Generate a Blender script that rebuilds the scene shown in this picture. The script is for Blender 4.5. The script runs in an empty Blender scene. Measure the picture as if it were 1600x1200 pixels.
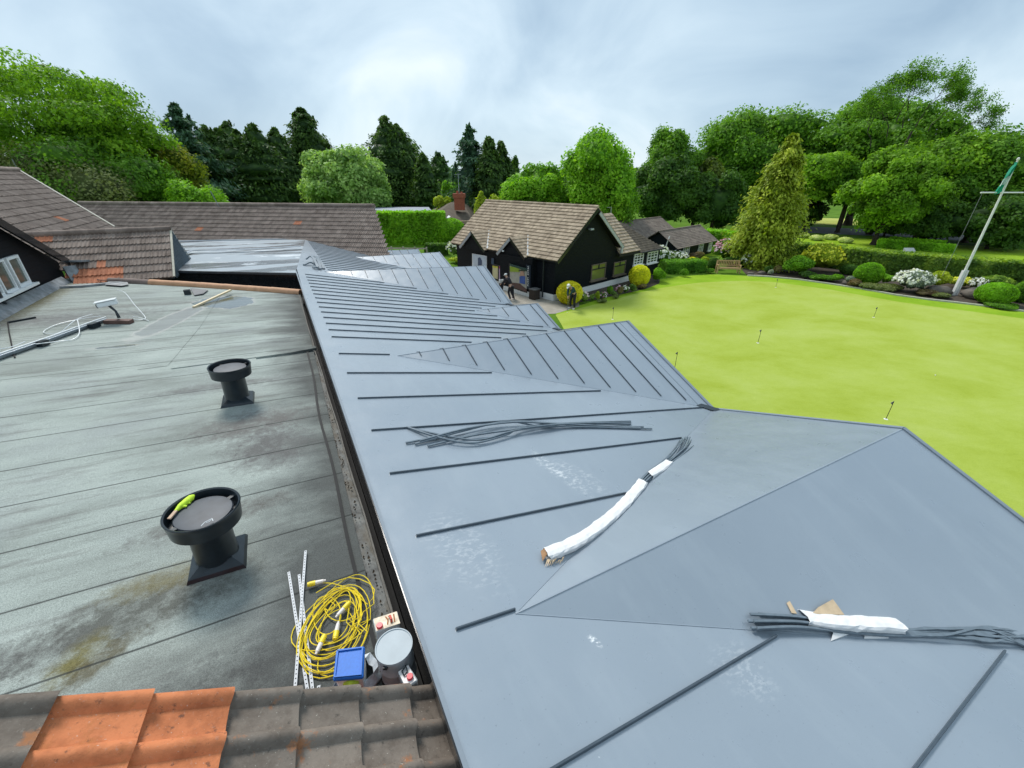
import bpy, bmesh, math, random
import numpy as np
from mathutils import Vector, Matrix
R = math.radians
# ------------------------------------------------------------------ camera
# The camera lens is the world origin; the ground lies 6.9 m below it.
F = 650.0; PITCH = math.atan(322 / 650.0); CC, SS = math.cos(PITCH), math.sin(PITCH)
GZ = -6.9
scn = bpy.context.scene
cam = bpy.data.objects.new("camera", bpy.data.cameras.new("camera"))
scn.collection.objects.link(cam)
cam.data.sensor_width = 36; cam.data.lens = F / 1600 * 36
cam.data.clip_start = 0.05; cam.data.clip_end = 2000
cam.rotation_euler = (math.pi / 2 - PITCH, 0, 0)
scn.camera = cam
scn.view_settings.view_transform = 'Standard'; scn.view_settings.look = 'None'
scn.view_settings.gamma = 1; scn.view_settings.exposure = 0.55
scn.cycles.max_bounces = 5; scn.cycles.diffuse_bounces = 2; scn.cycles.glossy_bounces = 2; scn.cycles.transmission_bounces = 2; scn.cycles.use_adaptive_sampling = True; scn.cycles.adaptive_threshold = 0.02
# ------------------------------------------------------------------ light
SUN_EL, SUN_AZ = R(50), R(-32)      # azimuth measured from +Y towards +X
sun = bpy.data.objects.new("sun", bpy.data.lights.new("sun", 'SUN'))
scn.collection.objects.link(sun)
sun.data.energy = 2.2; sun.data.angle = R(16); sun.data.color = (1.0, 0.965, 0.91)
sd = Vector((math.sin(SUN_AZ) * math.cos(SUN_EL), math.cos(SUN_AZ) * math.cos(SUN_EL), math.sin(SUN_EL)))
sun.rotation_euler = sd.to_track_quat('Z', 'Y').to_euler()
W = bpy.data.worlds.new("World"); scn.world = W; W.use_nodes = True
nt = W.node_tree; N = nt.nodes; LK = nt.links
for n in list(N): N.remove(n)
def wn(t, **k):
    n = N.new(t)
    for a, b in k.items(): setattr(n, a, b)
    return n
out = wn('ShaderNodeOutputWorld'); bg = wn('ShaderNodeBackground'); bg.inputs['Strength'].default_value = 0.15
sky = wn('ShaderNodeTexSky', sky_type='NISHITA', sun_disc=False); sky.sun_elevation = SUN_EL; sky.sun_rotation = SUN_AZ
tc = wn('ShaderNodeTexCoord'); sx = wn('ShaderNodeSeparateXYZ')
LK.new(tc.outputs['Generated'], sx.inputs[0])
za = wn('ShaderNodeMath', operation='MAXIMUM'); LK.new(sx.outputs[2], za.inputs[0]); za.inputs[1].default_value = 0.0
zb = wn('ShaderNodeMath', operation='ADD'); LK.new(za.outputs[0], zb.inputs[0]); zb.inputs[1].default_value = 0.6
dx = wn('ShaderNodeMath', operation='DIVIDE'); dy = wn('ShaderNodeMath', operation='DIVIDE')
for d, i in ((dx, 0), (dy, 1)):
    LK.new(sx.outputs[i], d.inputs[0]); LK.new(zb.outputs[0], d.inputs[1])
cv = wn('ShaderNodeCombineXYZ'); LK.new(dx.outputs[0], cv.inputs[0]); LK.new(dy.outputs[0], cv.inputs[1])
cv.inputs[2].default_value = 3.7
def wnoise(scale, detail, rough, dist=0.0, off=0.0):
    ad = wn('ShaderNodeVectorMath', operation='ADD'); LK.new(cv.outputs[0], ad.inputs[0]); ad.inputs[1].default_value = (off, off * .7, 0)
    n = wn('ShaderNodeTexNoise'); n.inputs['Scale'].default_value = scale; n.inputs['Detail'].default_value = detail
    n.inputs['Roughness'].default_value = rough; n.inputs['Distortion'].default_value = dist
    LK.new(ad.outputs[0], n.inputs['Vector']); return n
n1 = wnoise(0.75, 5, 0.45, 0.3, 5.6); n2 = wnoise(2.3, 8, 0.52, 0.5, 9.0)
mx = wn('ShaderNodeMath', operation='MULTIPLY_ADD'); LK.new(n2.outputs[0], mx.inputs[0]); mx.inputs[1].default_value = 0.40
ms = wn('ShaderNodeMath', operation='MULTIPLY'); LK.new(n1.outputs[0], ms.inputs[0]); ms.inputs[1].default_value = 0.62
LK.new(ms.outputs[0], mx.inputs[2])
# the thinner, brighter cloud towards the right of the view
gdot = wn('ShaderNodeVectorMath', operation='DOT_PRODUCT'); LK.new(tc.outputs['Generated'], gdot.inputs[0])
gd = Vector((0.53, 0.80, 0.27)).normalized(); gdot.inputs[1].default_value = gd
gr = wn('ShaderNodeMapRange'); LK.new(gdot.outputs['Value'], gr.inputs[0])
gr.inputs[1].default_value = 0.86; gr.inputs[2].default_value = 1.0; gr.inputs[3].default_value = 0; gr.inputs[4].default_value = 0.085
fs = wn('ShaderNodeMath', operation='ADD'); LK.new(mx.outputs[0], fs.inputs[0]); LK.new(gr.outputs[0], fs.inputs[1])
cr = wn('ShaderNodeValToRGB'); LK.new(fs.outputs[0], cr.inputs[0])
els = cr.color_ramp.elements; els[0].position = 0.42; els[0].color = (0.31, 0.43, 0.55, 1)
els[1].position = 0.68; els[1].color = (0.84, 0.90, 0.93, 1)
e = els.new(0.49); e.color = (0.42, 0.55, 0.66, 1)
e = els.new(0.56); e.color = (0.55, 0.68, 0.77, 1)
sc_ = wn('ShaderNodeVectorMath', operation='SCALE'); LK.new(cr.outputs[0], sc_.inputs[0]); sc_.inputs['Scale'].default_value = 5.5
mixw = wn('ShaderNodeMix', data_type='RGBA'); mixw.inputs[0].default_value = 0.93
LK.new(sky.outputs[0], mixw.inputs[6]); LK.new(sc_.outputs[0], mixw.inputs[7])
LK.new(mixw.outputs[2], bg.inputs[0]); LK.new(bg.outputs[0], out.inputs[0])
# ------------------------------------------------------------------ geometry helpers
def V(*a): return np.array(a, float)
def ray(x, y):
    u = (x - 800) / F; v = (y - 600) / F
    return V(u, CC - v * SS, -(SS + v * CC))
def Z(x, y, z=GZ):                      # the point at height z that the photo shows at (x, y)
    r = ray(x, y); return r * (z / r[2])
def onplane(x, y, p0, n):
    r = ray(x, y); return r * (np.dot(p0, n) / np.dot(r, n))
def atY(x, y, Y): r = ray(x, y); return r * (Y / r[1])
def project(p):
    zc = p[1] * CC - p[2] * SS; up = p[1] * SS + p[2] * CC
    return 800 + F * p[0] / zc, 600 - F * up / zc
def height(px, py, y2, z=GZ):
    g = Z(px, py, z); lo, hi = z, min(60., g[1] * CC / SS * .93)
    for _ in range(50):
        m = (lo + hi) / 2
        if project((g[0], g[1], m))[1] > y2: lo = m
        else: hi = m
    return lo - z
UP = V(0, 0, 1)
# building frame of the clubhouse: p across the new roof, e along its edge
AZB = R(28.1); BP = V(math.cos(AZB), math.sin(AZB), 0); BE = V(-math.sin(AZB), math.cos(AZB), 0); BA = V(-0.25, 1.11, 0)
def B(p, e, z): return BA + BP * p + BE * e + UP * z
def toB(w): return V((w - BA) @ BP, (w - BA) @ BE, w[2])
FELT_N = np.cross(BP * math.cos(R(3.3)) - UP * math.sin(R(3.3)), BE)
def felt(x, y, up=0): return onplane(x, y, B(0, 0, -3.3), FELT_N) + UP * up
def feltz(p): return -3.3 - math.tan(R(3.3)) * p
# shop frame
SA = Z(865, 470); AZS = R(43); SG = V(math.cos(AZS), math.sin(AZS), 0); SL = V(-SG[1], SG[0], 0)
def S(g, l, h): return SA + SG * g + SL * l + UP * h
def norm(a): a = np.asarray(a, float); return a / np.linalg.norm(a)

class MB:
    def __init__(s): s.v = []; s.f = []; s.t = []
    def add(s, vs, fs, t=0.5):
        o = len(s.v); s.v += [tuple(map(float, q)) for q in vs]; s.f += [tuple(o + i for i in f) for f in fs]; s.t += [t] * len(fs); return s
    def quad(s, a, b, c, d, t=0.5): return s.add([a, b, c, d], [(0, 1, 2, 3)], t)
    def poly(s, pts, t=0.5): return s.add(pts, [tuple(range(len(pts)))], t)
    def slab(s, pts, dz, t=0.5):         # polygon extruded by vector dz
        n = len(pts); dz = np.asarray(dz, float); top = [np.asarray(p, float) for p in pts]
        vs = top + [p + dz for p in top]
        fs = [tuple(range(n)), tuple(range(2 * n - 1, n - 1, -1))] + [(i, i + n, (i + 1) % n + n, (i + 1) % n) for i in range(n)]
        return s.add(vs, fs, t)
    def box(s, c, x, y, z, t=0.5):       # c centre, x y z half-axis vectors
        c, x, y, z = map(lambda q: np.asarray(q, float), (c, x, y, z))
        vs = [c + a * x + b * y + d * z for d in (-1, 1) for b in (-1, 1) for a in (-1, 1)]
        return s.add(vs, [(0, 2, 3, 1), (4, 5, 7, 6), (0, 1, 5, 4), (2, 6, 7, 3), (0, 4, 6, 2), (1, 3, 7, 5)], t)
    def bar(s, a, b, w, h, up=UP, t=0.5, base=False):
        a, b = np.asarray(a, float), np.asarray(b, float); d = b - a; x = d / 2; side = norm(np.cross(d, up)) * w / 2; u = norm(np.cross(side, d)) * h / 2
        c = (a + b) / 2 + (u if base else 0)
        return s.box(c, x, side, u, t)
    def cyl(s, a, b, r0, r1=None, n=16, cap=True, t=0.5):
        r1 = r0 if r1 is None else r1
        a, b = np.asarray(a, float), np.asarray(b, float); d = norm(b - a)
        x = norm(np.cross(d, V(0.3, 0.9, 0.1) if abs(d[2]) > .9 else UP)); y = np.cross(d, x)
        vs = [a + r0 * (math.cos(k * 2 * math.pi / n) * x + math.sin(k * 2 * math.pi / n) * y) for k in range(n)] + \
             [b + r1 * (math.cos(k * 2 * math.pi / n) * x + math.sin(k * 2 * math.pi / n) * y) for k in range(n)]
        fs = [(k, (k + 1) % n, n + (k + 1) % n, n + k) for k in range(n)]
        if cap: fs += [tuple(range(n - 1, -1, -1)), tuple(range(n, 2 * n))]
        return s.add(vs, fs, t)
    def lathe(s, prof, c, axis=UP, n=40, t=0.5):     # prof [(r, h)]
        axis = norm(axis); x = norm(np.cross(axis, V(0.3, 0.9, 0.1))); y = np.cross(axis, x); c = np.asarray(c, float)
        vs = []
        for r, h in prof:
            for k in range(n):
                a = k * 2 * math.pi / n; vs.append(c + axis * h + r * (math.cos(a) * x + math.sin(a) * y))
        fs = [(i * n + k, i * n + (k + 1) % n, (i + 1) * n + (k + 1) % n, (i + 1) * n + k) for i in range(len(prof) - 1) for k in range(n)]
        return s.add(vs, fs, t)
    def tube(s, pts, r, n=6, t=0.5, closed=False):
        pts = [np.asarray(p, float) for p in pts]; m = len(pts); vs = []
        rr = r if hasattr(r, '__len__') else [r] * m
        for i, p in enumerate(pts):
            if closed: d = pts[(i + 1) % m] - pts[i - 1]
            else: d = pts[min(i + 1, m - 1)] - pts[max(i - 1, 0)]
            d = norm(d + 1e-9); x = np.cross(d, UP)
            x = norm(x) if np.linalg.norm(x) > 1e-3 else V(1, 0, 0); y = np.cross(x, d)
            for k in range(n):
                a = 2 * math.pi * k / n + .4; vs.append(p + rr[i] * (math.cos(a) * x + math.sin(a) * y))
        q = m if closed else m - 1
        fs = [(i * n + k, i * n + (k + 1) % n, ((i + 1) % m) * n + (k + 1) % n, ((i + 1) % m) * n + k) for i in range(q) for k in range(n)]
        if not closed: fs += [tuple(range(n - 1, -1, -1)), tuple(range((m - 1) * n, m * n))]
        return s.add(vs, fs, t)
    def ribbon(s, pts, hw, hh, n=1, t=0.5, sides=None):    # rectangular profile swept along a path
        pts = [np.asarray(p, float) for p in pts]; m = len(pts); vs = []
        for i, p in enumerate(pts):
            d = norm(pts[min(i + 1, m - 1)] - pts[max(i - 1, 0)]); x = norm(np.cross(d, UP)); y = np.cross(x, d)
            for a, b in ((-1, -1), (1, -1), (1, 1), (-1, 1)): vs.append(p + a * hw * x + b * hh * y)
        fs = [(i * 4 + k, i * 4 + (k + 1) % 4, (i + 1) * 4 + (k + 1) % 4, (i + 1) * 4 + k) for i in range(m - 1) for k in range(4)] + [(3, 2, 1, 0), tuple((m - 1) * 4 + k for k in range(4))]
        return s.add(vs, fs, t)

def mesh_object(name, v, f, t, mat, smooth=False, org=(0, 0, 0)):
    me = bpy.data.meshes.new(name); org = np.asarray(org, float)
    if isinstance(f, np.ndarray):
        v = (v - org).astype(np.float32); nf, k = f.shape
        me.vertices.add(len(v)); me.vertices.foreach_set('co', v.ravel())
        me.loops.add(nf * k); me.loops.foreach_set('vertex_index', f.astype(np.int32).ravel())
        me.polygons.add(nf); me.polygons.foreach_set('loop_start', np.arange(0, nf * k, k, dtype=np.int32))
        me.polygons.foreach_set('loop_total', np.full(nf, k, dtype=np.int32)); me.update(calc_edges=True)
    else:
        me.from_pydata([tuple(np.asarray(q) - org) for q in v], [], f); me.update()
    a = me.attributes.new('tint', 'FLOAT', 'FACE'); a.data.foreach_set('value', np.asarray(t, dtype=np.float32))
    if mat: me.materials.append(mat)
    if smooth: me.polygons.foreach_set('use_smooth', [True] * len(me.polygons))
    o = bpy.data.objects.new(name, me); scn.collection.objects.link(o); return o
def recalc(o):
    bm = bmesh.new(); bm.from_mesh(o.data); bmesh.ops.recalc_face_normals(bm, faces=bm.faces); bm.to_mesh(o.data); bm.free()
def bevel(o, w=0.01, seg=2):
    m = o.modifiers.new('bevel', 'BEVEL'); m.width = w; m.segments = seg; m.limit_method = 'ANGLE'; m.angle_limit = R(40); return o
def autosmooth(o, ang=35):
    me = o.data; bm = bmesh.new(); bm.from_mesh(me)
    for f in bm.faces: f.smooth = True
    for ed in bm.edges:
        if len(ed.link_faces) == 2 and ed.calc_face_angle(0) > R(ang): ed.smooth = False
    bm.to_mesh(me); bm.free(); return o
def tag(o, label=None, cat=None, group=None, kind=None):
    if label: o['label'] = label
    if cat: o['category'] = cat
    if group: o['group'] = group
    if kind: o['kind'] = kind
    return o
class Thing:
    def __init__(s, name, label, cat, loc, group=None):
        s.o = bpy.data.objects.new(name, None); scn.collection.objects.link(s.o); s.loc = np.asarray(loc, float)
        s.o.location = s.loc; s.o.empty_display_size = 0.2; tag(s.o, label, cat, group)
    def part(s, name, mb, mat, parent=None, label=None, smooth=False, rc=True, kind=None):
        o = mesh_object(name, mb.v, mb.f, mb.t, mat, False, s.loc)
        if rc: recalc(o)
        if smooth: autosmooth(o, 40)
        o.parent = parent or s.o
        tag(o, label, kind=kind); return o
def single(name, mb, mat, label=None, cat=None, group=None, kind=None, org=None, smooth=False, rc=True):
    if org is None: a = np.array(mb.v); org = V(a[:, 0].mean(), a[:, 1].mean(), a[:, 2].min())
    o = mesh_object(name, mb.v, mb.f, mb.t, mat, False, org); o.location = org
    if rc: recalc(o)
    if smooth: autosmooth(o, 40)
    return tag(o, label, cat, group, kind)
def dup(root, loc, rz=None, label=None, group=None, scale=None):
    r = root.copy(); scn.collection.objects.link(r); r.location = loc
    if rz is not None: r.rotation_euler[2] = rz
    if scale is not None: r.scale = (scale,) * 3
    if label: r['label'] = label
    if group: r['group'] = group
    for ch in list(root.children):
        c = ch.copy(); scn.collection.objects.link(c); c.parent = r
        for g in ch.children:
            d = g.copy(); scn.collection.objects.link(d); d.parent = c
    return r
# ------------------------------------------------------------------ materials
class Mat:
    def __init__(s, name, col=(.5, .5, .5), rough=.7, metal=0, spec=.5):
        s.m = bpy.data.materials.new(name); s.m.use_nodes = True; s.n = s.m.node_tree.nodes; s.l = s.m.node_tree.links
        s.b = s.n['Principled BSDF']; s.b.inputs['Base Color'].default_value = (*col, 1); s.b.inputs['Roughness'].default_value = rough
        s.b.inputs['Metallic'].default_value = metal; s.b.inputs['Specular IOR Level'].default_value = spec
    def node(s, t, **k):
        n = s.n.new(t)
        for a, b in k.items(): setattr(n, a, b)
        return n
    def link(s, a, b): s.l.new(a, b)
    def pos(s): return s.node('ShaderNodeNewGeometry').outputs['Position']
    def pe(s):                                   # clubhouse p/e coordinates
        a = s.node('ShaderNodeVectorMath', operation='SUBTRACT'); s.link(s.pos(), a.inputs[0]); a.inputs[1].default_value = tuple(BA)
        r = s.node('ShaderNodeVectorRotate', rotation_type='Z_AXIS'); s.link(a.outputs[0], r.inputs['Vector']); r.inputs['Angle'].default_value = -AZB
        return r.outputs[0]
    def scale(s, vec, sc, off=(0, 0, 0)):
        m = s.node('ShaderNodeVectorMath', operation='MULTIPLY_ADD'); s.link(vec, m.inputs[0]); m.inputs[1].default_value = sc; m.inputs[2].default_value = off; return m.outputs[0]
    def noise(s, vec, scale=5, detail=4, rough=.5, dist=0):
        n = s.node('ShaderNodeTexNoise'); s.link(vec, n.inputs['Vector']); n.inputs['Scale'].default_value = scale
        n.inputs['Detail'].default_value = detail; n.inputs['Roughness'].default_value = rough; n.inputs['Distortion'].default_value = dist; return n.outputs[0]
    def map(s, v, a, b, c=0, d=1):
        n = s.node('ShaderNodeMapRange'); s.link(v, n.inputs[0])
        for i, q in enumerate((a, b, c, d)): n.inputs[i + 1].default_value = q
        return n.outputs[0]
    def math(s, op, a, b=None, c=None):
        n = s.node('ShaderNodeMath', operation=op)
        for i, q in enumerate((a, b, c)):
            if q is None: continue
            if isinstance(q, (int, float)): n.inputs[i].default_value = q
            else: s.link(q, n.inputs[i])
        return n.outputs[0]
    def ramp(s, v, stops, interp='LINEAR'):
        n = s.node('ShaderNodeValToRGB'); s.link(v, n.inputs[0]); e = n.color_ramp.elements; n.color_ramp.interpolation = interp
        e[0].position, e[0].color = stops[0][0], (*stops[0][1], 1); e[1].position, e[1].color = stops[-1][0], (*stops[-1][1], 1)
        for p, c in stops[1:-1]: q = e.new(p); q.color = (*c, 1)
        return n.outputs[0]
    def mix(s, f, a, b, blend='MIX'):
        n = s.node('ShaderNodeMix', data_type='RGBA', blend_type=blend)
        for i, q in ((0, f), (6, a), (7, b)):
            if isinstance(q, (int, float)): n.inputs[i].default_value = q
            elif isinstance(q, tuple): n.inputs[i].default_value = (*q, 1)
            else: s.link(q, n.inputs[i])
        return n.outputs[2]
    def sep(s, v):
        n = s.node('ShaderNodeSeparateXYZ'); s.link(v, n.inputs[0]); return n.outputs
    def attr(s, name='tint'): n = s.node('ShaderNodeAttribute'); n.attribute_name = name; return n.outputs['Fac']
    def col(s, c): s.link(c, s.b.inputs['Base Color']); return s
    def rough(s, c): s.link(c, s.b.inputs['Roughness']); return s
    def bump(s, h, st=.3, dist=.02):
        n = s.node('ShaderNodeBump'); s.link(h, n.inputs['Height']); n.inputs['Strength'].default_value = st; n.inputs['Distance'].default_value = dist
        s.link(n.outputs[0], s.b.inputs['Normal']); return s
def blob(m, vec, cx, cy, rx, ry, ang=0, edge=.35, nz=None, amp=.5):
    """1 inside an irregular patch of the surface, 0 outside"""
    a = m.node('ShaderNodeVectorMath', operation='SUBTRACT'); m.link(vec, a.inputs[0]); a.inputs[1].default_value = (cx, cy, 0)
    r = m.node('ShaderNodeVectorRotate', rotation_type='Z_AXIS'); m.link(a.outputs[0], r.inputs['Vector']); r.inputs['Angle'].default_value = -ang
    q = m.scale(r.outputs[0], (1 / rx, 1 / ry, 0)); l = m.node('ShaderNodeVectorMath', operation='LENGTH'); m.link(q, l.inputs[0]); d = l.outputs['Value']
    if nz is not None: d = m.math('ADD', d, m.math('MULTIPLY', m.math('SUBTRACT', nz, .5), amp * 2))
    return m.map(d, 1 - edge, 1 + edge * .4, 1, 0)
def simple(name, col, rough=.6, metal=0, var=.15, sc=8, spec=.5):
    m = Mat(name, col, rough, metal, spec); n = m.noise(m.pos(), sc, 5, .6)
    dk = tuple(c * (1 - var) for c in col); lt = tuple(min(1, c * (1 + var)) for c in col)
    m.col(m.ramp(n, [(.3, dk), (.7, lt)])); return m.m

# new grey roof membrane
def membrane():
    m = Mat("grey_roof_membrane", rough=.34, spec=.5); v = m.pe()
    big = m.noise(v, .45, 3, .5); fine = m.noise(v, 220, 2, .6)
    c = m.ramp(big, [(.3, (.22, .265, .312)), (.7, (.26, .307, .355))])
    c = m.mix(m.map(fine, .3, .7, 0, .10), c, (.12, .15, .18))
    spk = m.noise(v, 55, 1, .5); c = m.mix(m.map(spk, .73, .78, 0, .45), c, (.10, .12, .15))
    drp = m.noise(m.scale(v, (1, 1, 0), (5, 3, 0)), 24, 2, .5); c = m.mix(m.map(drp, .76, .80, 0, .5), c, (.6, .64, .66))
    st = m.noise(m.scale(v, (2.5, .7, 1)), 1.2, 5, .6); c = m.mix(m.map(st, .5, .75, 0, .35), c, (.31, .36, .40))
    # dusty white boot scuffs
    n = m.noise(m.scale(v, (1, 2.2, 1)), 14, 6, .7); n2_ = m.noise(v, 2.5, 2, .5)
    def scuff(q0, q1, w, k):
        a = toB(onplane(*q0, B(0, 0, -2.9), MN)); b = toB(onplane(*q1, B(0, 0, -2.9), MN)); mid = (a + b) / 2; d = b - a
        f = blob(m, v, mid[0], mid[1], math.hypot(d[0], d[1]) / 2, w, math.atan2(d[1], d[0]), .5, n2_, .5)
        return m.math('MULTIPLY', f, m.map(n, .50, .60, 0, k))
    tot = None
    for q0, q1, w, k in (((830, 705), (915, 770), .12, .6), ((860, 715), (960, 775), .14, .3), ((680, 800), (770, 920), .3, .22), ((915, 990), (940, 1010), .03, 1.2), ((1120, 1010), (1210, 1090), .25, .2)):
        s_ = scuff(q0, q1, w, k); tot = s_ if tot is None else m.math('MAXIMUM', tot, s_)
    c = m.mix(tot, c, (.74, .76, .76)); m.col(c)
    m.rough(m.map(m.noise(v, 3, 5, .6), .3, .7, .26, .40)); m.b.inputs['IOR'].default_value = 1.75; m.b.inputs['Coat Weight'].default_value = .7; m.b.inputs['Coat Roughness'].default_value = .32; m.b.inputs['Coat IOR'].default_value = 1.6
    dpl = m.map(m.noise(v, 90, 2, .5), .62, .70); wet = m.map(m.noise(v, 1.1, 3, .5), .45, .6); m.bump(m.math('MULTIPLY_ADD', m.math('MULTIPLY', dpl, wet), .05, m.noise(v, 1.6, 3, .5)), .16, .07)
    return m.m
MN = np.cross(BP * math.cos(R(12.2)) - UP * math.sin(R(12.2)), BE)
M_MEM = membrane()
def wing_mat():
    m = Mat("wing_roof_membrane", rough=.38); v = m.pe()
    s = m.noise(m.scale(v, (.35, 1.3, 1)), .8, 5, .62, .3)
    c = m.ramp(s, [(.44, (.24, .29, .33)), (.50, (.28, .33, .37)), (.53, (.12, .13, .14)), (.66, (.15, .16, .17))])
    w = m.noise(m.scale(v, (.6, 1.0, 1), (7, 2, 0)), .9, 6, .7); c = m.mix(m.map(w, .60, .62, 0, .75), c, (.62, .66, .69))
    m.col(c); m.rough(m.map(s, .48, .6, .42, .22)); return m.m
M_WING = wing_mat()
M_RIB = simple("seam_grey", (.055, .075, .095), .35, 0, .15)
M_TRIM = simple("trim_light_grey", (.20, .24, .28), .6, 0, .06, 8, .25)
M_BLACKF = simple("black_fascia", (.012, .014, .017), .16, 0, .3)
M_DARKGAP = simple("near_black_gaps_and_parts", (.010, .010, .010), .8)  # near-black; the shade in the gap by the fascia is put into this colour
def felt_mat():
    m = Mat("mineral_felt", rough=.85, spec=.3); v = m.pe(); o = m.sep(v)
    big = m.noise(m.scale(v, (.5, 1.6, 1)), .8, 6, .62, .4); grit = m.noise(v, 120, 3, .8); mid = m.noise(v, 14, 6, .7)
    c = m.ramp(big, [(.32, (.265, .29, .265)), (.5, (.385, .43, .395)), (.7, (.47, .52, .48))])
    hue = m.noise(v, 1.1, 4, .5); c = m.mix(m.map(hue, .5, .75, 0, .35), c, (.33, .35, .36))
    # run-off streaks along the fall
    st = m.noise(m.scale(v, (.45, 3.0, 1), (3, 1, 0)), 1.6, 8, .72); c = m.mix(m.map(st, .52, .68, 0, .62), c, (.145, .14, .13))
    # darker margin next to the new roof
    edge = m.math('ADD', o[0], m.math('MULTIPLY', m.math('SUBTRACT', m.noise(m.scale(v, (.8, 1.6, 1)), 1.3, 6, .6), .5), 1.9))
    e2_ = m.math('ADD', edge, m.map(o[1], 1.0, 4.5, .75, 0)); c = m.mix(m.map(e2_, -1.15, -.2, 0, .85), c, (.075, .078, .076))
    # stains
    st5 = m.noise(v, 5, 6, .7)
    for cx, cy, rx, ry, an, cl, k in ((-2.0, 2.3, .75, .22, .1, (.10, .10, .085), .75), (-2.25, 2.05, .17, .10, 1.0, (.19, .165, .05), .8), (-2.1, 1.95, .2, .08, .6, (.12, .10, .05), .7),
                                      (-1.85, 2.6, .3, .12, 0, (.20, .17, .07), .6), (-1.2, 5.3, .65, .30, .15, (.17, .16, .15), .8), (-1.0, 4.55, .42, .45, .5, (.15, .145, .14), .8),
                                      (-1.75, 6.9, .9, .16, 0, (.17, .165, .16), .6), (-1.1, 1.25, .65, .28, 0, (.085, .088, .085), .75), (-1.8, 1.0, 1.2, .22, 0, (.10, .11, .105), .8), (-3.2, 2.2, .8, .16, .05, (.13, .13, .125), .6),
                                      (-5.6, 12.4, 2.3, .5, 0, (.20, .20, .195), .7), (-4.2, 13.3, 2, .2, 0, (.22, .215, .2), .5), (-1.5, 3.3, .55, .14, .1, (.13, .12, .11), .8)):
        f = blob(m, v, cx, cy, rx * 1.25, ry * 1.3, an, .55, mid, .9); f2 = m.math('MULTIPLY', f, m.map(st5, .35, .55, .35, k * 1.15)); c = m.mix(f2, c, cl)
    # moss along the foot of the wall
    mo = blob(m, v, -6.3, 14.5, .35, 2.6, 0, .8, mid, .9); c = m.mix(m.math('MULTIPLY', mo, .8), c, (.16, .13, .04))
    # lapped seams every 0.81 m
    w = m.math('MULTIPLY_ADD', m.math('SUBTRACT', m.noise(m.scale(v, (1, .3, 1)), .9, 3, .5), .5), .035, o[1])
    fr = m.math('FRACT', m.math('DIVIDE', m.math('ADD', w, -1.94 + 8.1 + .405), .81)); dd = m.math('ABSOLUTE', m.math('SUBTRACT', fr, .5))
    ln = m.map(dd, .006, .016, .82, 0); c = m.mix(ln, c, (.035, .038, .036))
    c = m.mix(m.map(grit, .38, .62, 0, .6), c, m.mix(1, c, (.26, .26, .26), 'MULTIPLY'))
    c0_ = c
    # puddles: smooth, reflective water
    pn = m.noise(v, 3, 4, .6)
    pud = m.math('MAXIMUM', blob(m, v, -2.05, 13.1, .75, .8, .9, .12, pn, .5), blob(m, v, -3.66, 9.72, .42, .09, 0, .3, pn, .9)); mossp = m.math('MAXIMUM', blob(m, v, -3.6, 9.74, .34, .06, 0, .3, pn, .9), blob(m, v, -1.95, 13.55, .33, .30, .9, .2, pn, .6))
    pud = m.math('MAXIMUM', pud, m.math('MULTIPLY', blob(m, v, -3.0, 11.6, .32, 1.9, -.32, .25, pn, .4), .75))
    m.col(m.mix(m.math('MULTIPLY', mossp, m.map(mid, .4, .55, .3, .95)), m.mix(m.math('MULTIPLY', pud, .72), c0_, (.10, .105, .10)), (.085, .075, .02)))
    m.rough(m.math('SUBTRACT', .88, m.math('MULTIPLY', pud, .76)))
    h = m.math('MULTIPLY_ADD', m.map(fr, .5, .53, 0, 1), .6, m.math('MULTIPLY', grit, .25)); h = m.math('MULTIPLY', h, m.math('SUBTRACT', 1, pud))
    m.link(m.math('MULTIPLY_ADD', pud, .7, .3), m.b.inputs['Specular IOR Level']); m.bump(h, .5, .008); return m.m
M_FELT = felt_mat()
def strip_mat():
    m = Mat("gutter_strip_felt", rough=.6); v = m.pe()
    n = m.noise(v, 7, 7, .7); c = m.ramp(n, [(.3, (.035, .033, .03)), (.5, (.13, .135, .13)), (.75, (.23, .235, .22))])
    deb = m.noise(m.scale(v, (3, 1, 1)), 2.2, 4, .6); c = m.mix(m.map(deb, .5, .6, 0, .5), c, (.10, .075, .04)); m.col(c); m.bump(n, .5, .02); return m.m
M_STRIP = strip_mat()
def tile_mat(name, dark, light, orange, sc=3, moss=None):
    m = Mat(name, rough=.82, spec=.25); t = m.attr(); v = m.pos()
    c = m.ramp(t, [(.0, dark), (.75, light), (.84, light), (.86, orange), (1., tuple(q * 1.12 for q in orange))])
    n = m.noise(v, sc, 8, .68); c = m.mix(m.map(n, .42, .66, 0, .7), c, m.mix(1, c, (.48, .44, .42), 'MULTIPLY'))
    n2_ = m.noise(v, sc * 9, 4, .7); c = m.mix(m.map(n2_, .6, .8, 0, .35), c, (.5, .47, .42))
    if moss: n3 = m.noise(v, sc * .8, 6, .7); c = m.mix(m.map(n3, .60, .68, 0, .7), c, moss); n4 = m.noise(v, 60, 3, .6); c = m.mix(m.map(n4, .68, .74, 0, .6), c, (.6, .57, .5)); n5 = m.noise(v, 22, 5, .7); c = m.mix(m.map(n5, .60, .70, 0, .7), c, (.05, .045, .04))
    m.col(c); m.bump(n2_, .35, .01); return m.m
M_TILE = tile_mat("brown_concrete_tile", (.20, .155, .13), (.30, .24, .205), (.50, .20, .11))
M_TILEN = tile_mat("near_roof_tile", (.165, .14, .118), (.24, .20, .165), (.60, .21, .09), 6, (.42, .16, .055))
M_TILES = tile_mat("tan_plain_tile", (.32, .25, .175), (.50, .40, .285), (.42, .27, .15), 2)
M_TILED = tile_mat("dark_mossy_tile", (.10, .08, .06), (.155, .125, .09), (.2, .15, .1), 2)
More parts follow.
